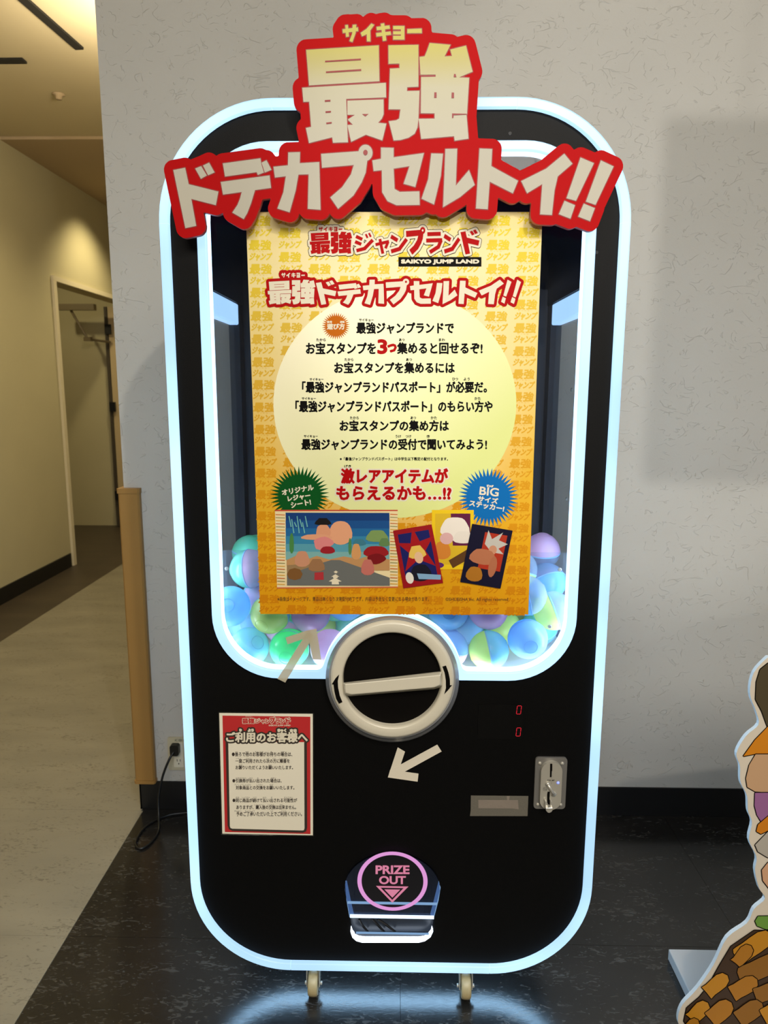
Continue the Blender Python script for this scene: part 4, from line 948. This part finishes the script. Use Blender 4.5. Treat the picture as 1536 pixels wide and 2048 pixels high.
mb = MB(); mb.face([(ECX + ERX * math.cos(2 * math.pi * k / 72), ECZ + ERZ * math.sin(2 * math.pi * k / 72)) for k in range(72)], PY - .0003); obj('pale_ellipse', mb.mesh('m'), mE, poster)
# text
O3, O4, S3 = (480, 420), (480, 740), 2.477
yt = PY - .0008
mb = MB(); BIG = []; FURI = []
def T3(t, b, off=.032): (FURI if off < .02 else BIG).append((t, b, O3, S3, 0))
def T4(t, b, off=.032): (FURI if off < .02 else BIG).append((t, b, O4, S3, 0))
fo = .012
T3('最強ジャンプランドで', (578, 558, 1058, 612)); T3('サイキョー', (590, 538, 662, 552), fo)
T3('お宝スタンプを', (328, 657, 672, 712)); T3('集めると回せるぞ!', (780, 657, 1200, 712)); T3('たから', (378, 636, 425, 650), fo); T3('あつ', (788, 636, 815, 650), fo); T3('まわ', (985, 636, 1015, 650), fo)
T3('お宝スタンプを集めるには', (468, 755, 1062, 808)); T3('たから', (518, 734, 562, 748), fo); T3('あつ', (823, 734, 852, 748), fo)
T4('「最強ジャンプランドパスポート」が必要だ。', (309, 58, 1222, 112)); T4('サイキョー', (345, 40, 413, 53), fo); T4('ひつ', (1052, 38, 1080, 52), fo); T4('よう', (1108, 38, 1138, 52), fo)
T4('「最強ジャンプランドパスポート」のもらい方や', (276, 153, 1250, 208)); T4('サイキョー', (306, 135, 376, 148), fo); T4('かた', (1162, 134, 1192, 148), fo)
T4('お宝スタンプの集め方は', (495, 250, 1033, 302)); T4('たから', (545, 230, 588, 244), fo); T4('あつ', (845, 230, 872, 244), fo); T4('かた', (945, 230, 975, 244), fo)
T4('最強ジャンプランドの受付で聞いてみよう!', (306, 342, 1222, 395)); T4('サイキョー', (317, 322, 385, 335), fo); T4('うけ', (770, 322, 798, 336), fo); T4('つけ', (820, 322, 848, 336), fo); T4('き', (925, 322, 940, 336), fo)
T4('※「最強ジャンプランドパスポート」は中学生以下限定の配付となります。', (495, 432, 1030, 449), .006)
T4('げき', (517, 470, 550, 484), fo)
bold('body_lettering', BIG, yt, .0008, .00055, M['black'], poster)
bold('small_lettering', FURI, yt, .0002, .00045, M['black'], poster)
mb = MB(); text_px('※画像はイメージです。景品は無くなり次第配付終了です。内容は予告なく変更になる場合があります。', (555, 1193.5, 858, 1202.5), yt, mb, 0); text_px('©SHUEISHA Inc. All rights reserved.', (891, 1195, 1018, 1204), yt, mb, 0)
obj('footer_lettering', mb.mesh('m', False), simple('brown_print', (60, 32, 14), .5), poster)
RI = [('激レアアイテムが', (503, 490, 1028, 560), O4, S3, 0), ('もらえるかも…!?', (480, 578, 1045, 642), O4, S3, 0)]
bold('red_lettering', RI, PY - .0010, .0015, .0006, M['red'], poster); bold('letter_halo', RI, PY - .0007, .0046, .0008, M['white'], poster)
bold('red_numeral', [('3', (684, 644, 726, 710), O3, S3, 0), ('つ', (734, 666, 773, 702), O3, S3, 0)], yt, .0017, .0006, M['red'], poster)
# heading row reusing the sign's letters
def heading(lst, org, s, y, parent, mats, w1, w2=None, cell=.0008):
    P = []; H = []
    for nm, box in lst:
        a, b = glyph_px(nm, box, org, s, y); P += a; H += b
    if w2: obj('outer_outline', loops_mesh('m', outline(P, w2, cell), y + .0004, y + .0004), mats[2], parent)
    obj('outline_print', loops_mesh('m', outline(P, w1, cell), y + .0002, y + .0002), mats[1], parent)
    obj('heading_lettering', stack(P, y, 1e-5).mesh('m'), mats[0], parent)
    if H: obj('heading_slits', stack(H, y - .0003, 1e-5).mesh('m'), mats[1], parent)
    return P
_SM = [('sa', 0, .2), ('i_s', .2, .4), ('ki', .41, .62), ('yo', .63, .8), ('bar', .82, 1)]
def small_row(x0, y0, x1, y1): return [(n, (x0 + a * (x1 - x0), y0 if n != 'bar' else y0 + (y1 - y0) * .38, x0 + (b - .03) * (x1 - x0), y1 if n != 'bar' else y0 + (y1 - y0) * .65)) for n, a, b in _SM]
heading(small_row(205, 311, 325, 335) + [('sai', (137, 350, 255, 468)), ('kyo', (257, 345, 374, 468)), ('do', (376, 348, 477, 470)), ('de', (483, 362, 600, 470)), ('ka', (608, 345, 714, 470)), ('pu', (722, 340, 838, 468)), ('se', (842, 352, 955, 465)), ('ru', (953, 352, 1077, 467)), ('to', (1082, 350, 1176, 466)), ('i', (1183, 345, 1307, 467)), ('ex1', (1293, 345, 1345, 464)), ('ex2', (1340, 345, 1392, 466))],
        O3, S3, PY - .0012, poster, [M['white'], M['red']], .0058, None, .0009)
# logo letters built from strokes
def stroke(pts, w, cap=0):
    out = []
    for a, b in zip(pts[:-1], pts[1:]):
        a = Vector(a); b = Vector(b); d = (b - a).normalized(); p = Vector((-d.y, d.x)) * w / 2; e = d * (w * .32 if len(pts) > 2 else 0)
        out.append([tuple(a + p - e * 0), tuple(b + p + e), tuple(b - p + e), tuple(a - p - e * 0)])
    return out
GL['ji'] = (stroke([(5, 15), (42, 32)], 19) + stroke([(0, 45), (36, 60)], 19) + stroke([(8, 96), (55, 84), (98, 40)], 20) + stroke([(62, 2), (72, 24)], 11) + stroke([(80, -4), (91, 18)], 11), [])
GL['ya'] = (stroke([(2, 42), (95, 22), (78, 60)], 20) + stroke([(34, 5), (56, 100)], 21), [])
GL['n'] = (stroke([(3, 10), (46, 32)], 22) + stroke([(4, 92), (58, 78), (100, 30)], 22), [])
GL['ra'] = (stroke([(12, 10), (90, 8)], 20) + stroke([(5, 42), (92, 40), (76, 74), (32, 98)], 20), [])
LOGO = [('sai', (345, 110, 447, 218)), ('kyo', (449, 107, 556, 217)), ('ji', (567, 112, 664, 210)), ('ya', (670, 142, 740, 218)), ('n', (744, 122, 832, 215)), ('pu', (822, 84, 918, 222)), ('ra', (922, 108, 1004, 218)), ('n', (1008, 118, 1092, 216)), ('do', (1092, 96, 1186, 220))]
heading(small_row(390, 84, 510, 106) + LOGO, O3, S3, PY - .0014, poster, [M['red'], M['white'], M['black']], .0042, .0052, .0008)
mb = MB(); mb.face(pxc(O3, S3, [(785, 233), (1196, 233), (1196, 280), (785, 280)], PY - .0006), PY - .0006); obj('black_label', mb.mesh('m'), M['black'], poster)
bold('label_lettering', [('SAIKYO JUMP LAND', (800, 246, 1183, 269), O3, S3, 0)], PY - .0012, .0009, .0005, M['white'], poster)
# starbursts
def burst(cx, cy, r0, r1, n, y, mat, name):
    L = []
    for k in range(2 * n):
        r = r1 if k % 2 == 0 else r0; a = math.pi * k / n + .05; L.append(XZ(cx + r * math.cos(a), cy + r * .98 * math.sin(a), y))
    mb = MB(); mb.face(L, y); obj(name, mb.mesh('m'), mat, poster)
M['orange'] = simple('orange_print', (190, 100, 8), .6, spec=.1); M['green'] = simple('green_print', (4, 80, 28), .6, spec=.1); M['blue'] = simple('blue_print', (8, 104, 178), .6, spec=.1)
burst(671.7, 652, 20, 28.5, 36, PY - .0006, M['orange'], 'orange_burst')
burst(599, 991, 42, 60, 42, PY - .0006, M['green'], 'green_burst')
burst(976.7, 995, 43, 60.5, 42, PY - .0006, M['blue'], 'blue_burst')
BU = [('遊び方', (432, 563, 518, 591), O3, S3, 0), ('あそ', (432, 550, 455, 559), O3, S3, 0), ('かた', (497, 550, 517, 559), O3, S3, 0)]
O5, O6, S5 = (500, 920), (760, 920), 4.8
def TR(t, c, wd, ht, ang, org, off=.035): BU.append((t, (c[0] - wd / 2, c[1] - ht / 2, c[0] + wd / 2, c[1] + ht / 2), org, S5, math.radians(ang)))
TR('オリジナル', (458, 287), 305, 52, 10, O5); TR('レジャー', (470, 357), 215, 50, 9, O5); TR('シート!', (488, 418), 190, 52, 10, O5)
TR('ビッグ', (1058, 250), 60, 20, -6, O6, 0); TR('BIG', (1048, 303), 180, 76, -6, O6, .05); TR('サイズ', (1037, 382), 190, 52, -8, O6); TR('ステッカー!', (1025, 442), 335, 54, -10, O6)
bold('burst_lettering', BU, yt, .0006, .00045, M['white'], poster)
# four pictures on the poster: plain generic stand-ins in like colours
def quad(mb, L, y, org, mi=0): mb.face(pxc(org, S5, L, y), y, mi)
def pic(name, org, items, y=PY - .0010):
    mats = []; mb = MB()
    for k, (L, c) in enumerate(items):
        if c not in mats: mats.append(c)
        quad(mb, L, y - k * 2.5e-5, org, mats.index(c))
    obj(name, mb.mesh('m', False), [simple('print_colour', c, .6, spec=.12) for c in mats], poster)
def bl(cx, cy, rx, ry, n=18, j=0.0, ph=0):
    return [(cx + rx * (1 + j * math.sin(3 * a + ph)) * math.cos(a), cy + ry * (1 + j * math.cos(2 * a + ph)) * math.sin(a)) for a in [2 * math.pi * k / n for k in range(n)]]
rs = random.Random(3)
it = [([(240, 480), (1418, 480), (1420, 1225), (260, 1232)], (232, 214, 168)), ([(240, 478), (1418, 478), (1418, 490), (240, 492)], (190, 70, 50)), ([(258, 1222), (1420, 1214), (1420, 1227), (260, 1234)], (206, 110, 70))]
for k in range(24):
    y0 = 520 + k * 29; c = [(196, 110, 56), (150, 148, 100), (214, 168, 70)][k % 3]
    it.append(([(246 + k * .7, y0), (335, y0 + 4), (335, y0 + 12), (246 + k * .7, y0 + 9)], c)); it.append(([(1346, y0 - 4), (1416, y0), (1416, y0 + 8), (1346, y0 + 5)], c))
sky = [(22, 60, 120), (26, 78, 140), (34, 100, 156), (52, 128, 168), (84, 152, 172), (120, 170, 170)]
for k in range(6): it.append(([(342, 505 + k * 75), (1338, 508 + k * 75), (1339, 585 + k * 75), (344, 582 + k * 75)], sky[k]))
it += [([(352, 960), (470, 905), (560, 950), (640, 920), (760, 955), (900, 925), (1040, 950), (1160, 915), (1341, 955), (1341, 1060), (354, 1060)], (186, 140, 92)),
       ([(780, 960), (860, 960), (1341, 1130), (1342, 1207), (355, 1204), (355, 1090)], (104, 106, 104)), ([(355, 1010), (700, 985), (355, 1100)], (150, 122, 86)),
       ([(755, 1165), (815, 1130), (880, 1165), (850, 1168), (855, 1194), (785, 1194), (785, 1168)], (226, 216, 190)), ([(780, 1120), (820, 1096), (858, 1120), (840, 1121), (842, 1134), (798, 1134), (798, 1121)], (222, 212, 186)), ([(800, 1076), (824, 1062), (848, 1076), (836, 1077), (836, 1086), (812, 1086), (812, 1077)], (220, 210, 184)),
       (bl(870, 700, 112, 120, 20, .05), (222, 160, 124)), (bl(700, 690, 70, 80, 16, .12, 1), (214, 150, 116)), (bl(640, 740, 150, 30, 14, .1), (218, 156, 122)), (bl(700, 800, 95, 60, 14, .15, 2), (214, 130, 130)), (bl(745, 865, 70, 40, 14, .1), (150, 30, 40)),
       (bl(1210, 880, 120, 60, 16, .1), (150, 28, 34)), (bl(1210, 950, 90, 50, 16, .1, 2), (120, 20, 26)), (bl(1220, 730, 100, 70, 16, .2), (122, 150, 90)), (bl(1290, 790, 50, 50, 12, .2), (96, 130, 80)), (bl(1050, 790, 60, 40, 12, .2), (60, 120, 140)),
       (bl(1020, 880, 45, 90, 12, .15), (206, 150, 96)), (bl(500, 950, 70, 90, 12, .15), (196, 140, 110)), (bl(430, 1095, 75, 62, 8, .05), (122, 84, 44)), (bl(640, 1010, 75, 75, 12, .2), (150, 110, 76)), ([(620, 1080), (705, 1075), (708, 1150), (618, 1152)], (170, 50, 56)),
       (bl(1130, 1030, 62, 90, 12, .15), (190, 110, 100)), (bl(700, 590, 70, 45, 14, .3), (24, 22, 24)), (bl(400, 800, 22, 110, 10, .1), (70, 130, 70)), (bl(960, 830, 16, 90, 10, .1), (76, 130, 80))]
for k in range(7): it.append(([(370 + k * 26, 540 + (k % 3) * 30), (378 + k * 26, 536 + (k % 3) * 30), (400 + k * 26, 640 + (k % 2) * 60), (390 + k * 26, 644 + (k % 2) * 60)], (110, 180, 180)))
pic('landscape_picture', O5, it)
def lerpq(Q, a, b): 
    (x0, y0), (x1, y1), (x2, y2), (x3, y3) = Q
    return ((1 - b) * ((1 - a) * x0 + a * x1) + b * ((1 - a) * x3 + a * x2), (1 - b) * ((1 - a) * y0 + a * y1) + b * ((1 - a) * y3 + a * y2))
def card(name, Q, base, shapes, y):
    it = [(Q, base)]
    for L, c in shapes: it.append(([lerpq(Q, a, b) for a, b in L], c))
    pic(name, O6, it, y)
def E2(cx, cy, rx, ry, n=14, j=.0): return bl(cx, cy, rx, ry, n, j)
card('yellow_card', [(498, 480), (900, 480), (900, 1050), (498, 1050)], (232, 196, 30), [([(.08, .06), (.92, .06), (.92, .92), (.08, .92)], (212, 176, 40)), ([(.45, .06), (.92, .06), (.92, .6), (.5, .6)], (96, 30, 66)), (E2(.55, .3, .34, .2, 18, .12), (232, 224, 214)), (E2(.75, .46, .24, .12, 16, .15), (226, 218, 208)), (E2(.25, .68, .2, .17, 14, .1), (206, 128, 50)), (E2(.35, .48, .16, .1), (214, 170, 170)), ([(.4, .85), (.95, .62), (1, .78), (.5, .98)], (92, 60, 30)), (E2(.15, .93, .14, .05), (90, 40, 110))], PY - .0010)
card('red_card', [(125, 678), (495, 618), (606, 1180), (225, 1232)], (150, 20, 28), [([(.1, .08), (.9, .08), (.9, .88), (.1, .88)], (26, 30, 96)), ([(.5, .0), (.62, .25), (.98, .2), (.72, .42), (.9, .7), (.5, .55), (.12, .72), (.3, .42), (.04, .22), (.38, .26)], (160, 22, 30)), (E2(.5, .42, .2, .14, 14, .25), (226, 190, 90)), (E2(.52, .52, .11, .1), (226, 186, 150)), (E2(.5, .78, .26, .16, 14, .1), (24, 24, 40)), ([(.4, .78), (.98, .86), (.96, .94), (.42, .88)], (130, 170, 206)), (E2(.2, .84, .1, .1), (228, 224, 214))], PY - .0022)
card('navy_card', [(885, 612), (1274, 678), (1157, 1235), (770, 1170)], (18, 16, 42), [([(.35, .1), (.9, .1), (.9, .72), (.35, .72)], (168, 50, 30)), ([(.4, .3), (.42, .06), (.55, .2), (.78, .06), (.72, .2), (.95, .24), (.75, .34), (.9, .42), (.6, .42)], (188, 184, 176)), (E2(.62, .38, .1, .08), (196, 140, 110)), (E2(.42, .52, .32, .15, 14, .12), (176, 110, 78)), (E2(.7, .66, .1, .18), (170, 104, 74)), (E2(.3, .83, .2, .14, 14, .1), (168, 110, 34))], PY - .0034)

# ================================================================ NOTICE SHEET
NY = -.0030; NO = (430, 1410); NS = 7.314
nx, nz = XZ(535, 1548, NY)
notice = thing('notice_sheet', (nx, NY, nz), 'laminated red and cream Japanese notice on the lower left of the machine', 'notice')
def NQ(L, y): return pxc(NO, NS, L, y)
obj('laminate', loops_mesh('m', [NQ([(52, 100), (1440, 118), (1449, 128), (1446, 1912), (1438, 1922), (96, 1897), (88, 1888), (46, 106)], NY)], NY, NY + .0012), clear('laminate_film', (.8, .8, .78), .08, .12, (120, 120, 110), .1), notice)
def flat(name, L, y, mat): mb = MB(); mb.face(L, y); return obj(name, mb.mesh('m'), mat, notice)
M['noticepaper'] = simple('notice_paper', (236, 230, 212), .35); M['noticered'] = simple('notice_red', (190, 44, 46), .38); M['frame'] = simple('notice_frame', (58, 50, 44), .4)
flat('paper', NQ([(62, 115), (1430, 128), (1433, 1905), (108, 1880)], NY), NY - .0004, M['noticepaper'])
flat('red_field', NQ([(110, 153), (1395, 170), (1397, 1885), (145, 1855)], NY), NY - .0006, M['noticered'])
flat('dark_frame', NQ([(155, 540), (1345, 540), (1350, 1790), (1335, 1845), (1290, 1866), (260, 1840), (205, 1815), (185, 1760)], NY), NY - .0008, M['frame'])
flat('text_field', NQ([(195, 540), (1305, 540), (1310, 1800), (1300, 1828), (1275, 1832), (255, 1806), (228, 1795), (219, 1770)], NY), NY - .0010, M['noticepaper'])
TI = [(t, b, NO, NS, 0) for t, b in (('ご利用のお客様へ', (168, 400, 1350, 542)), ('り', (360, 352, 388, 386)), ('よう', (484, 352, 563, 388)), ('きゃく', (918, 352, 1038, 392)), ('さま', (1100, 356, 1190, 392)))]
bold('title_lettering', TI, NY - .0014, .0011, .0004, M['white'], notice); bold('title_outline', TI, NY - .0012, .0048, .0007, M['frame'], notice)
mb = MB()
N_ = [('●後ろで他のお客様がお待ちの場合は、', (248, 688, 1130, 752)), ('一度ご利用されたら次の方に順番を', (300, 790, 1092, 848)), ('お譲りいただくようお願いいたします。', (302, 885, 1140, 943)), ('●引換券が払い出された場合は、', (256, 1078, 975, 1136)), ('対象商品との交換をお願いいたします。', (305, 1180, 1160, 1238)),
      ('●同じ商品が続けて払い出される可能性が', (258, 1365, 1200, 1424)), ('ありますが、購入後の交換は出来ません。', (312, 1465, 1185, 1526)), ('予めご了承いただいた上でご利用ください。', (312, 1560, 1272, 1627))]
bold('body_lettering', [(t, b, NO, NS, 0) for t, b in N_], NY - .0014, .00022, .00028, M['frame'], notice)
for y0, row in ((676, [('うし', 300, 340), ('ほか', 445, 495), ('きゃくさま', 585, 705), ('ま', 812, 832), ('ばあい', 965, 1045)]), (773, [('いちど', 308, 385), ('りよう', 460, 530), ('つぎ', 748, 795), ('かた', 843, 890), ('じゅんばん', 935, 1060)]), (868, [('ゆず', 350, 400), ('ねが', 783, 830)]),
                (1058, [('ひきかえけん', 305, 460), ('はら', 503, 550), ('だ', 615, 640), ('ばあい', 818, 892)]), (1155, [('たいしょうしょうひん', 288, 525), ('こうかん', 605, 700), ('ねが', 798, 850)]), (1342, [('おな', 305, 355), ('しょうひん', 395, 510), ('つづ', 553, 605), ('はら', 700, 750), ('だ', 818, 840), ('かのうせい', 1010, 1140)]),
                (1450, [('こうにゅうご', 575, 710), ('こうかん', 770, 865), ('でき', 945, 985)]), (1540, [('あらかじ', 285, 385), ('りょうしょう', 440, 578), ('うえ', 812, 850), ('りよう', 975, 1040)])):
    for t, a, b in row: text_px(t, (a, y0, b, y0 + 20), NY - .0014, mb, 0, org=NO, s=NS)
obj('small_lettering', mb.mesh('m', False), M['frame'], notice)
def maplogo(b): return (400 + (b[0] - 345) * 705 / 841, 178 + (b[1] - 84) * 95 / 134, 400 + (b[2] - 345) * 705 / 841, 178 + (b[3] - 84) * 95 / 134)
heading([(n, maplogo(b)) for n, b in LOGO], NO, NS, NY - .0012, notice, [M['noticered'], M['white']], .0011, None, .0005)
mb = MB(); text_px('サイキョー', (445, 160, 548, 178), NY - .0014, mb, .01, org=NO, s=NS); text_px('SAIKYO JUMP LAND', (785, 288, 1105, 315), NY - .0014, mb, .04, org=NO, s=NS); obj('logo_lettering', mb.mesh('m', False), M['white'], notice)

# ================================================================ TAPES
def tape(name, o, s, quads, label, y, mat, th=.0002, group=None):
    c = XZ(o[0] + quads[0][0][0] / s, o[1] + quads[0][0][1] / s, y)
    t = thing(name, (c[0], y, c[1]), label, 'tape arrow' if 'arrow' in name else 'tape', group)
    for k, q in enumerate(quads):
        mb = MB(); mb.prism(pxc(o, s, q, y), y - k * .00035 - th, y - k * .00035); obj('tape_strip', mb.mesh('m'), mat, t)
M['masking'] = plastic_shell('masking_tape_on_glass', (216, 206, 180), .35, .8); M['masking2'] = simple('masking_tape', (226, 218, 200), .5)
tape('tape_arrow', (540, 1200), 3.84, [[(57, 605), (117, 634), (335, 275), (290, 240)], [(120, 288), (290, 232), (335, 272), (135, 340)], [(285, 234), (357, 219), (394, 458), (330, 455)]], 'semi-transparent masking tape arrow pointing up on the window left of the dial', -.0108, M['masking'])
tape('tape_arrow', (740, 1470), 8.533, [[(473, 210), (598, 284), (450, 722), (305, 722)], [(305, 722), (345, 590), (828, 657), (812, 795)], [(1147, 160), (1222, 278), (470, 690), (385, 575)]], 'cream masking tape arrow pointing down-left below the dial', -.0006, M['masking2'])
M['duct'] = simple('grey_cloth_tape', (112, 108, 98), .55, noise=.3, nscale=300); M['duct2'] = simple('wrinkled_tape', (136, 126, 116), .4, bump=.6, bscale=60)
tape('grey_tape_patch', (900, 1380), 5.12, [[(214, 1080), (802, 1085), (794, 1291), (204, 1290), (212, 1230)]], 'grey cloth tape patch covering a slot left of the coin acceptor', -.0006, M['duct'])
bpy.data.objects['grey_tape_patch']['category'] = 'tape'
gp = bpy.data.objects['grey_tape_patch']
mb = MB(); mb.prism(pxc((900, 1380), 5.12, [(290, 1126), (695, 1128), (703, 1222), (640, 1212), (290, 1210)], -.001), -.0014, -.0009); obj('inner_tape', mb.mesh('m'), M['duct2'], gp)
mb = MB(); mb.prism(pxc((900, 1380), 5.12, [(580, 1086), (612, 1086), (606, 1128), (584, 1128)], -.001), -.0013, -.0009); obj('inner_tape', mb.mesh('m'), M['duct2'], gp)

# ================================================================ STANDEE
SYP = -.062
std = thing('floor_standee', (.95, SYP, 0), 'white-edged cut-out display board with orange, tan and gold patches at the right frame edge', 'standee')
sil = [(1536, 1314), (1508, 1345), (1500, 1387), (1512, 1422), (1517, 1449), (1492, 1472), (1473, 1506), (1480, 1532), (1481, 1564), (1494, 1591), (1496, 1622), (1504, 1645), (1498, 1680), (1513, 1714), (1510, 1741), (1518, 1776), (1530, 1797), (1508, 1818), (1494, 1846), (1454, 1876), (1427, 1930), (1394, 1978), (1366, 2008), (1356, 2034), (1360, 2060), (1380, 2072)]
L = [XZ(u, v, SYP) for u, v in sil]
zf = .0315
L = [(p[0], max(p[1], zf)) for p in L]
sm = [(p.x, p.y) for p in catmull([(a, b, 0) for a, b in L], 4)]
xr = 1.56
full = sm + [(.80, zf), (1.6, zf), (1.62, .12), (1.5, .3), (1.36, .42), (1.33, .6), (1.34, .8), (1.27, .93), (1.1, .985), (.98, .97)]
full = [(a, max(b, zf)) for a, b in full]
mb = MB(); mb.prism(full, SYP, SYP + .010, 0, 1); obj('board', mb.mesh('m'), [simple('standee_white_edge', (216, 206, 190), .5), simple('foam_edge', (214, 222, 224), .6)], std)
K = (1300, 1260); KS = 2.597
def SP(pts, c, k, nm='printed_patch'):
    mb = MB(); P_ = [(x, max(z, zf + .003)) for x, z in pxc(K, KS, pts, SYP)]; obj('printed_outline', loops_mesh('m', outline([P_], .0022, .003), SYP - .00035 - k * 1e-4, SYP - .00035 - k * 1e-4), M['black'], std); mb.face(P_, SYP - .0004 - k * 1e-4); return obj(nm, mb.mesh('m'), simple('standee_print_%d' % k, c, .5), std)
SP([(900, 150), (613, 172), (572, 205), (552, 270), (548, 360), (580, 420), (608, 500), (900, 520)], (76, 66, 44), 1)
SP([(900, 470), (613, 500), (545, 570), (484, 655), (560, 640), (613, 645), (900, 650)], (208, 130, 20), 2)
SP([(900, 645), (548, 645), (515, 700), (498, 770), (505, 815), (545, 838), (613, 842), (900, 838)], (196, 158, 122), 3)
SP([(900, 842), (545, 845), (542, 910), (555, 960), (580, 1000), (613, 980), (900, 960)], (150, 98, 148), 4)
SP([(900, 960), (613, 965), (560, 1010), (552, 1045), (575, 1058), (613, 1040), (900, 1040)], (204, 124, 22), 5)
SP([(900, 1040), (613, 1045), (545, 1115), (560, 1150), (610, 1180), (900, 1200)], (176, 170, 160), 6)
SP([(900, 1200), (612, 1205), (580, 1245), (585, 1300), (620, 1345), (900, 1350)], (206, 160, 126), 7)
SP([(900, 1480), (560, 1485), (545, 1510), (555, 1535), (600, 1552), (900, 1560)], (104, 150, 60), 8)
SP([(900, 1560), (613, 1560), (540, 1558), (420, 1640), (360, 1740), (300, 1850), (255, 1905), (190, 1960), (175, 2030), (190, 2100), (900, 2110)], (58, 36, 12), 9)
rk = random.Random(5)
gc = [(190, 130, 16), (170, 112, 14), (140, 92, 14)]
for k, (cx, cy, rx, ry, ro) in enumerate([(520, 1650, 110, 55, -35), (470, 1700, 60, 40, -50), (560, 1760, 130, 60, -25), (330, 1850, 70, 45, -40), (470, 1860, 75, 50, -30), (600, 1880, 80, 50, -20), (240, 1990, 60, 45, -45), (350, 1990, 70, 55, -40), (500, 1990, 75, 55, -35), (640, 1985, 80, 60, -30), (200, 2060, 40, 30, -40), (740, 1700, 110, 60, -20), (720, 1880, 70, 50, -20)]):
    P = []
    for q in range(16):
        a = 2 * math.pi * q / 16; x = rx * math.cos(a); y = ry * math.sin(a); r = math.radians(ro); x += 22 * math.cos(2 * a); y += 10 * math.sin(3 * a); P.append((cx + x * math.cos(r) - y * math.sin(r), cy + x * math.sin(r) + y * math.cos(r)))
    SP(P, gc[k % 3], 12 + k, 'gold_patch')
# base board on the floor
mb = MB(); mb.box((.742, -.30, .0003), (1.65, .176, .0305)); bevel(obj('base_board', mb.mesh('m'), simple('white_base_board', (206, 208, 208), .45), std), .0015, 1)
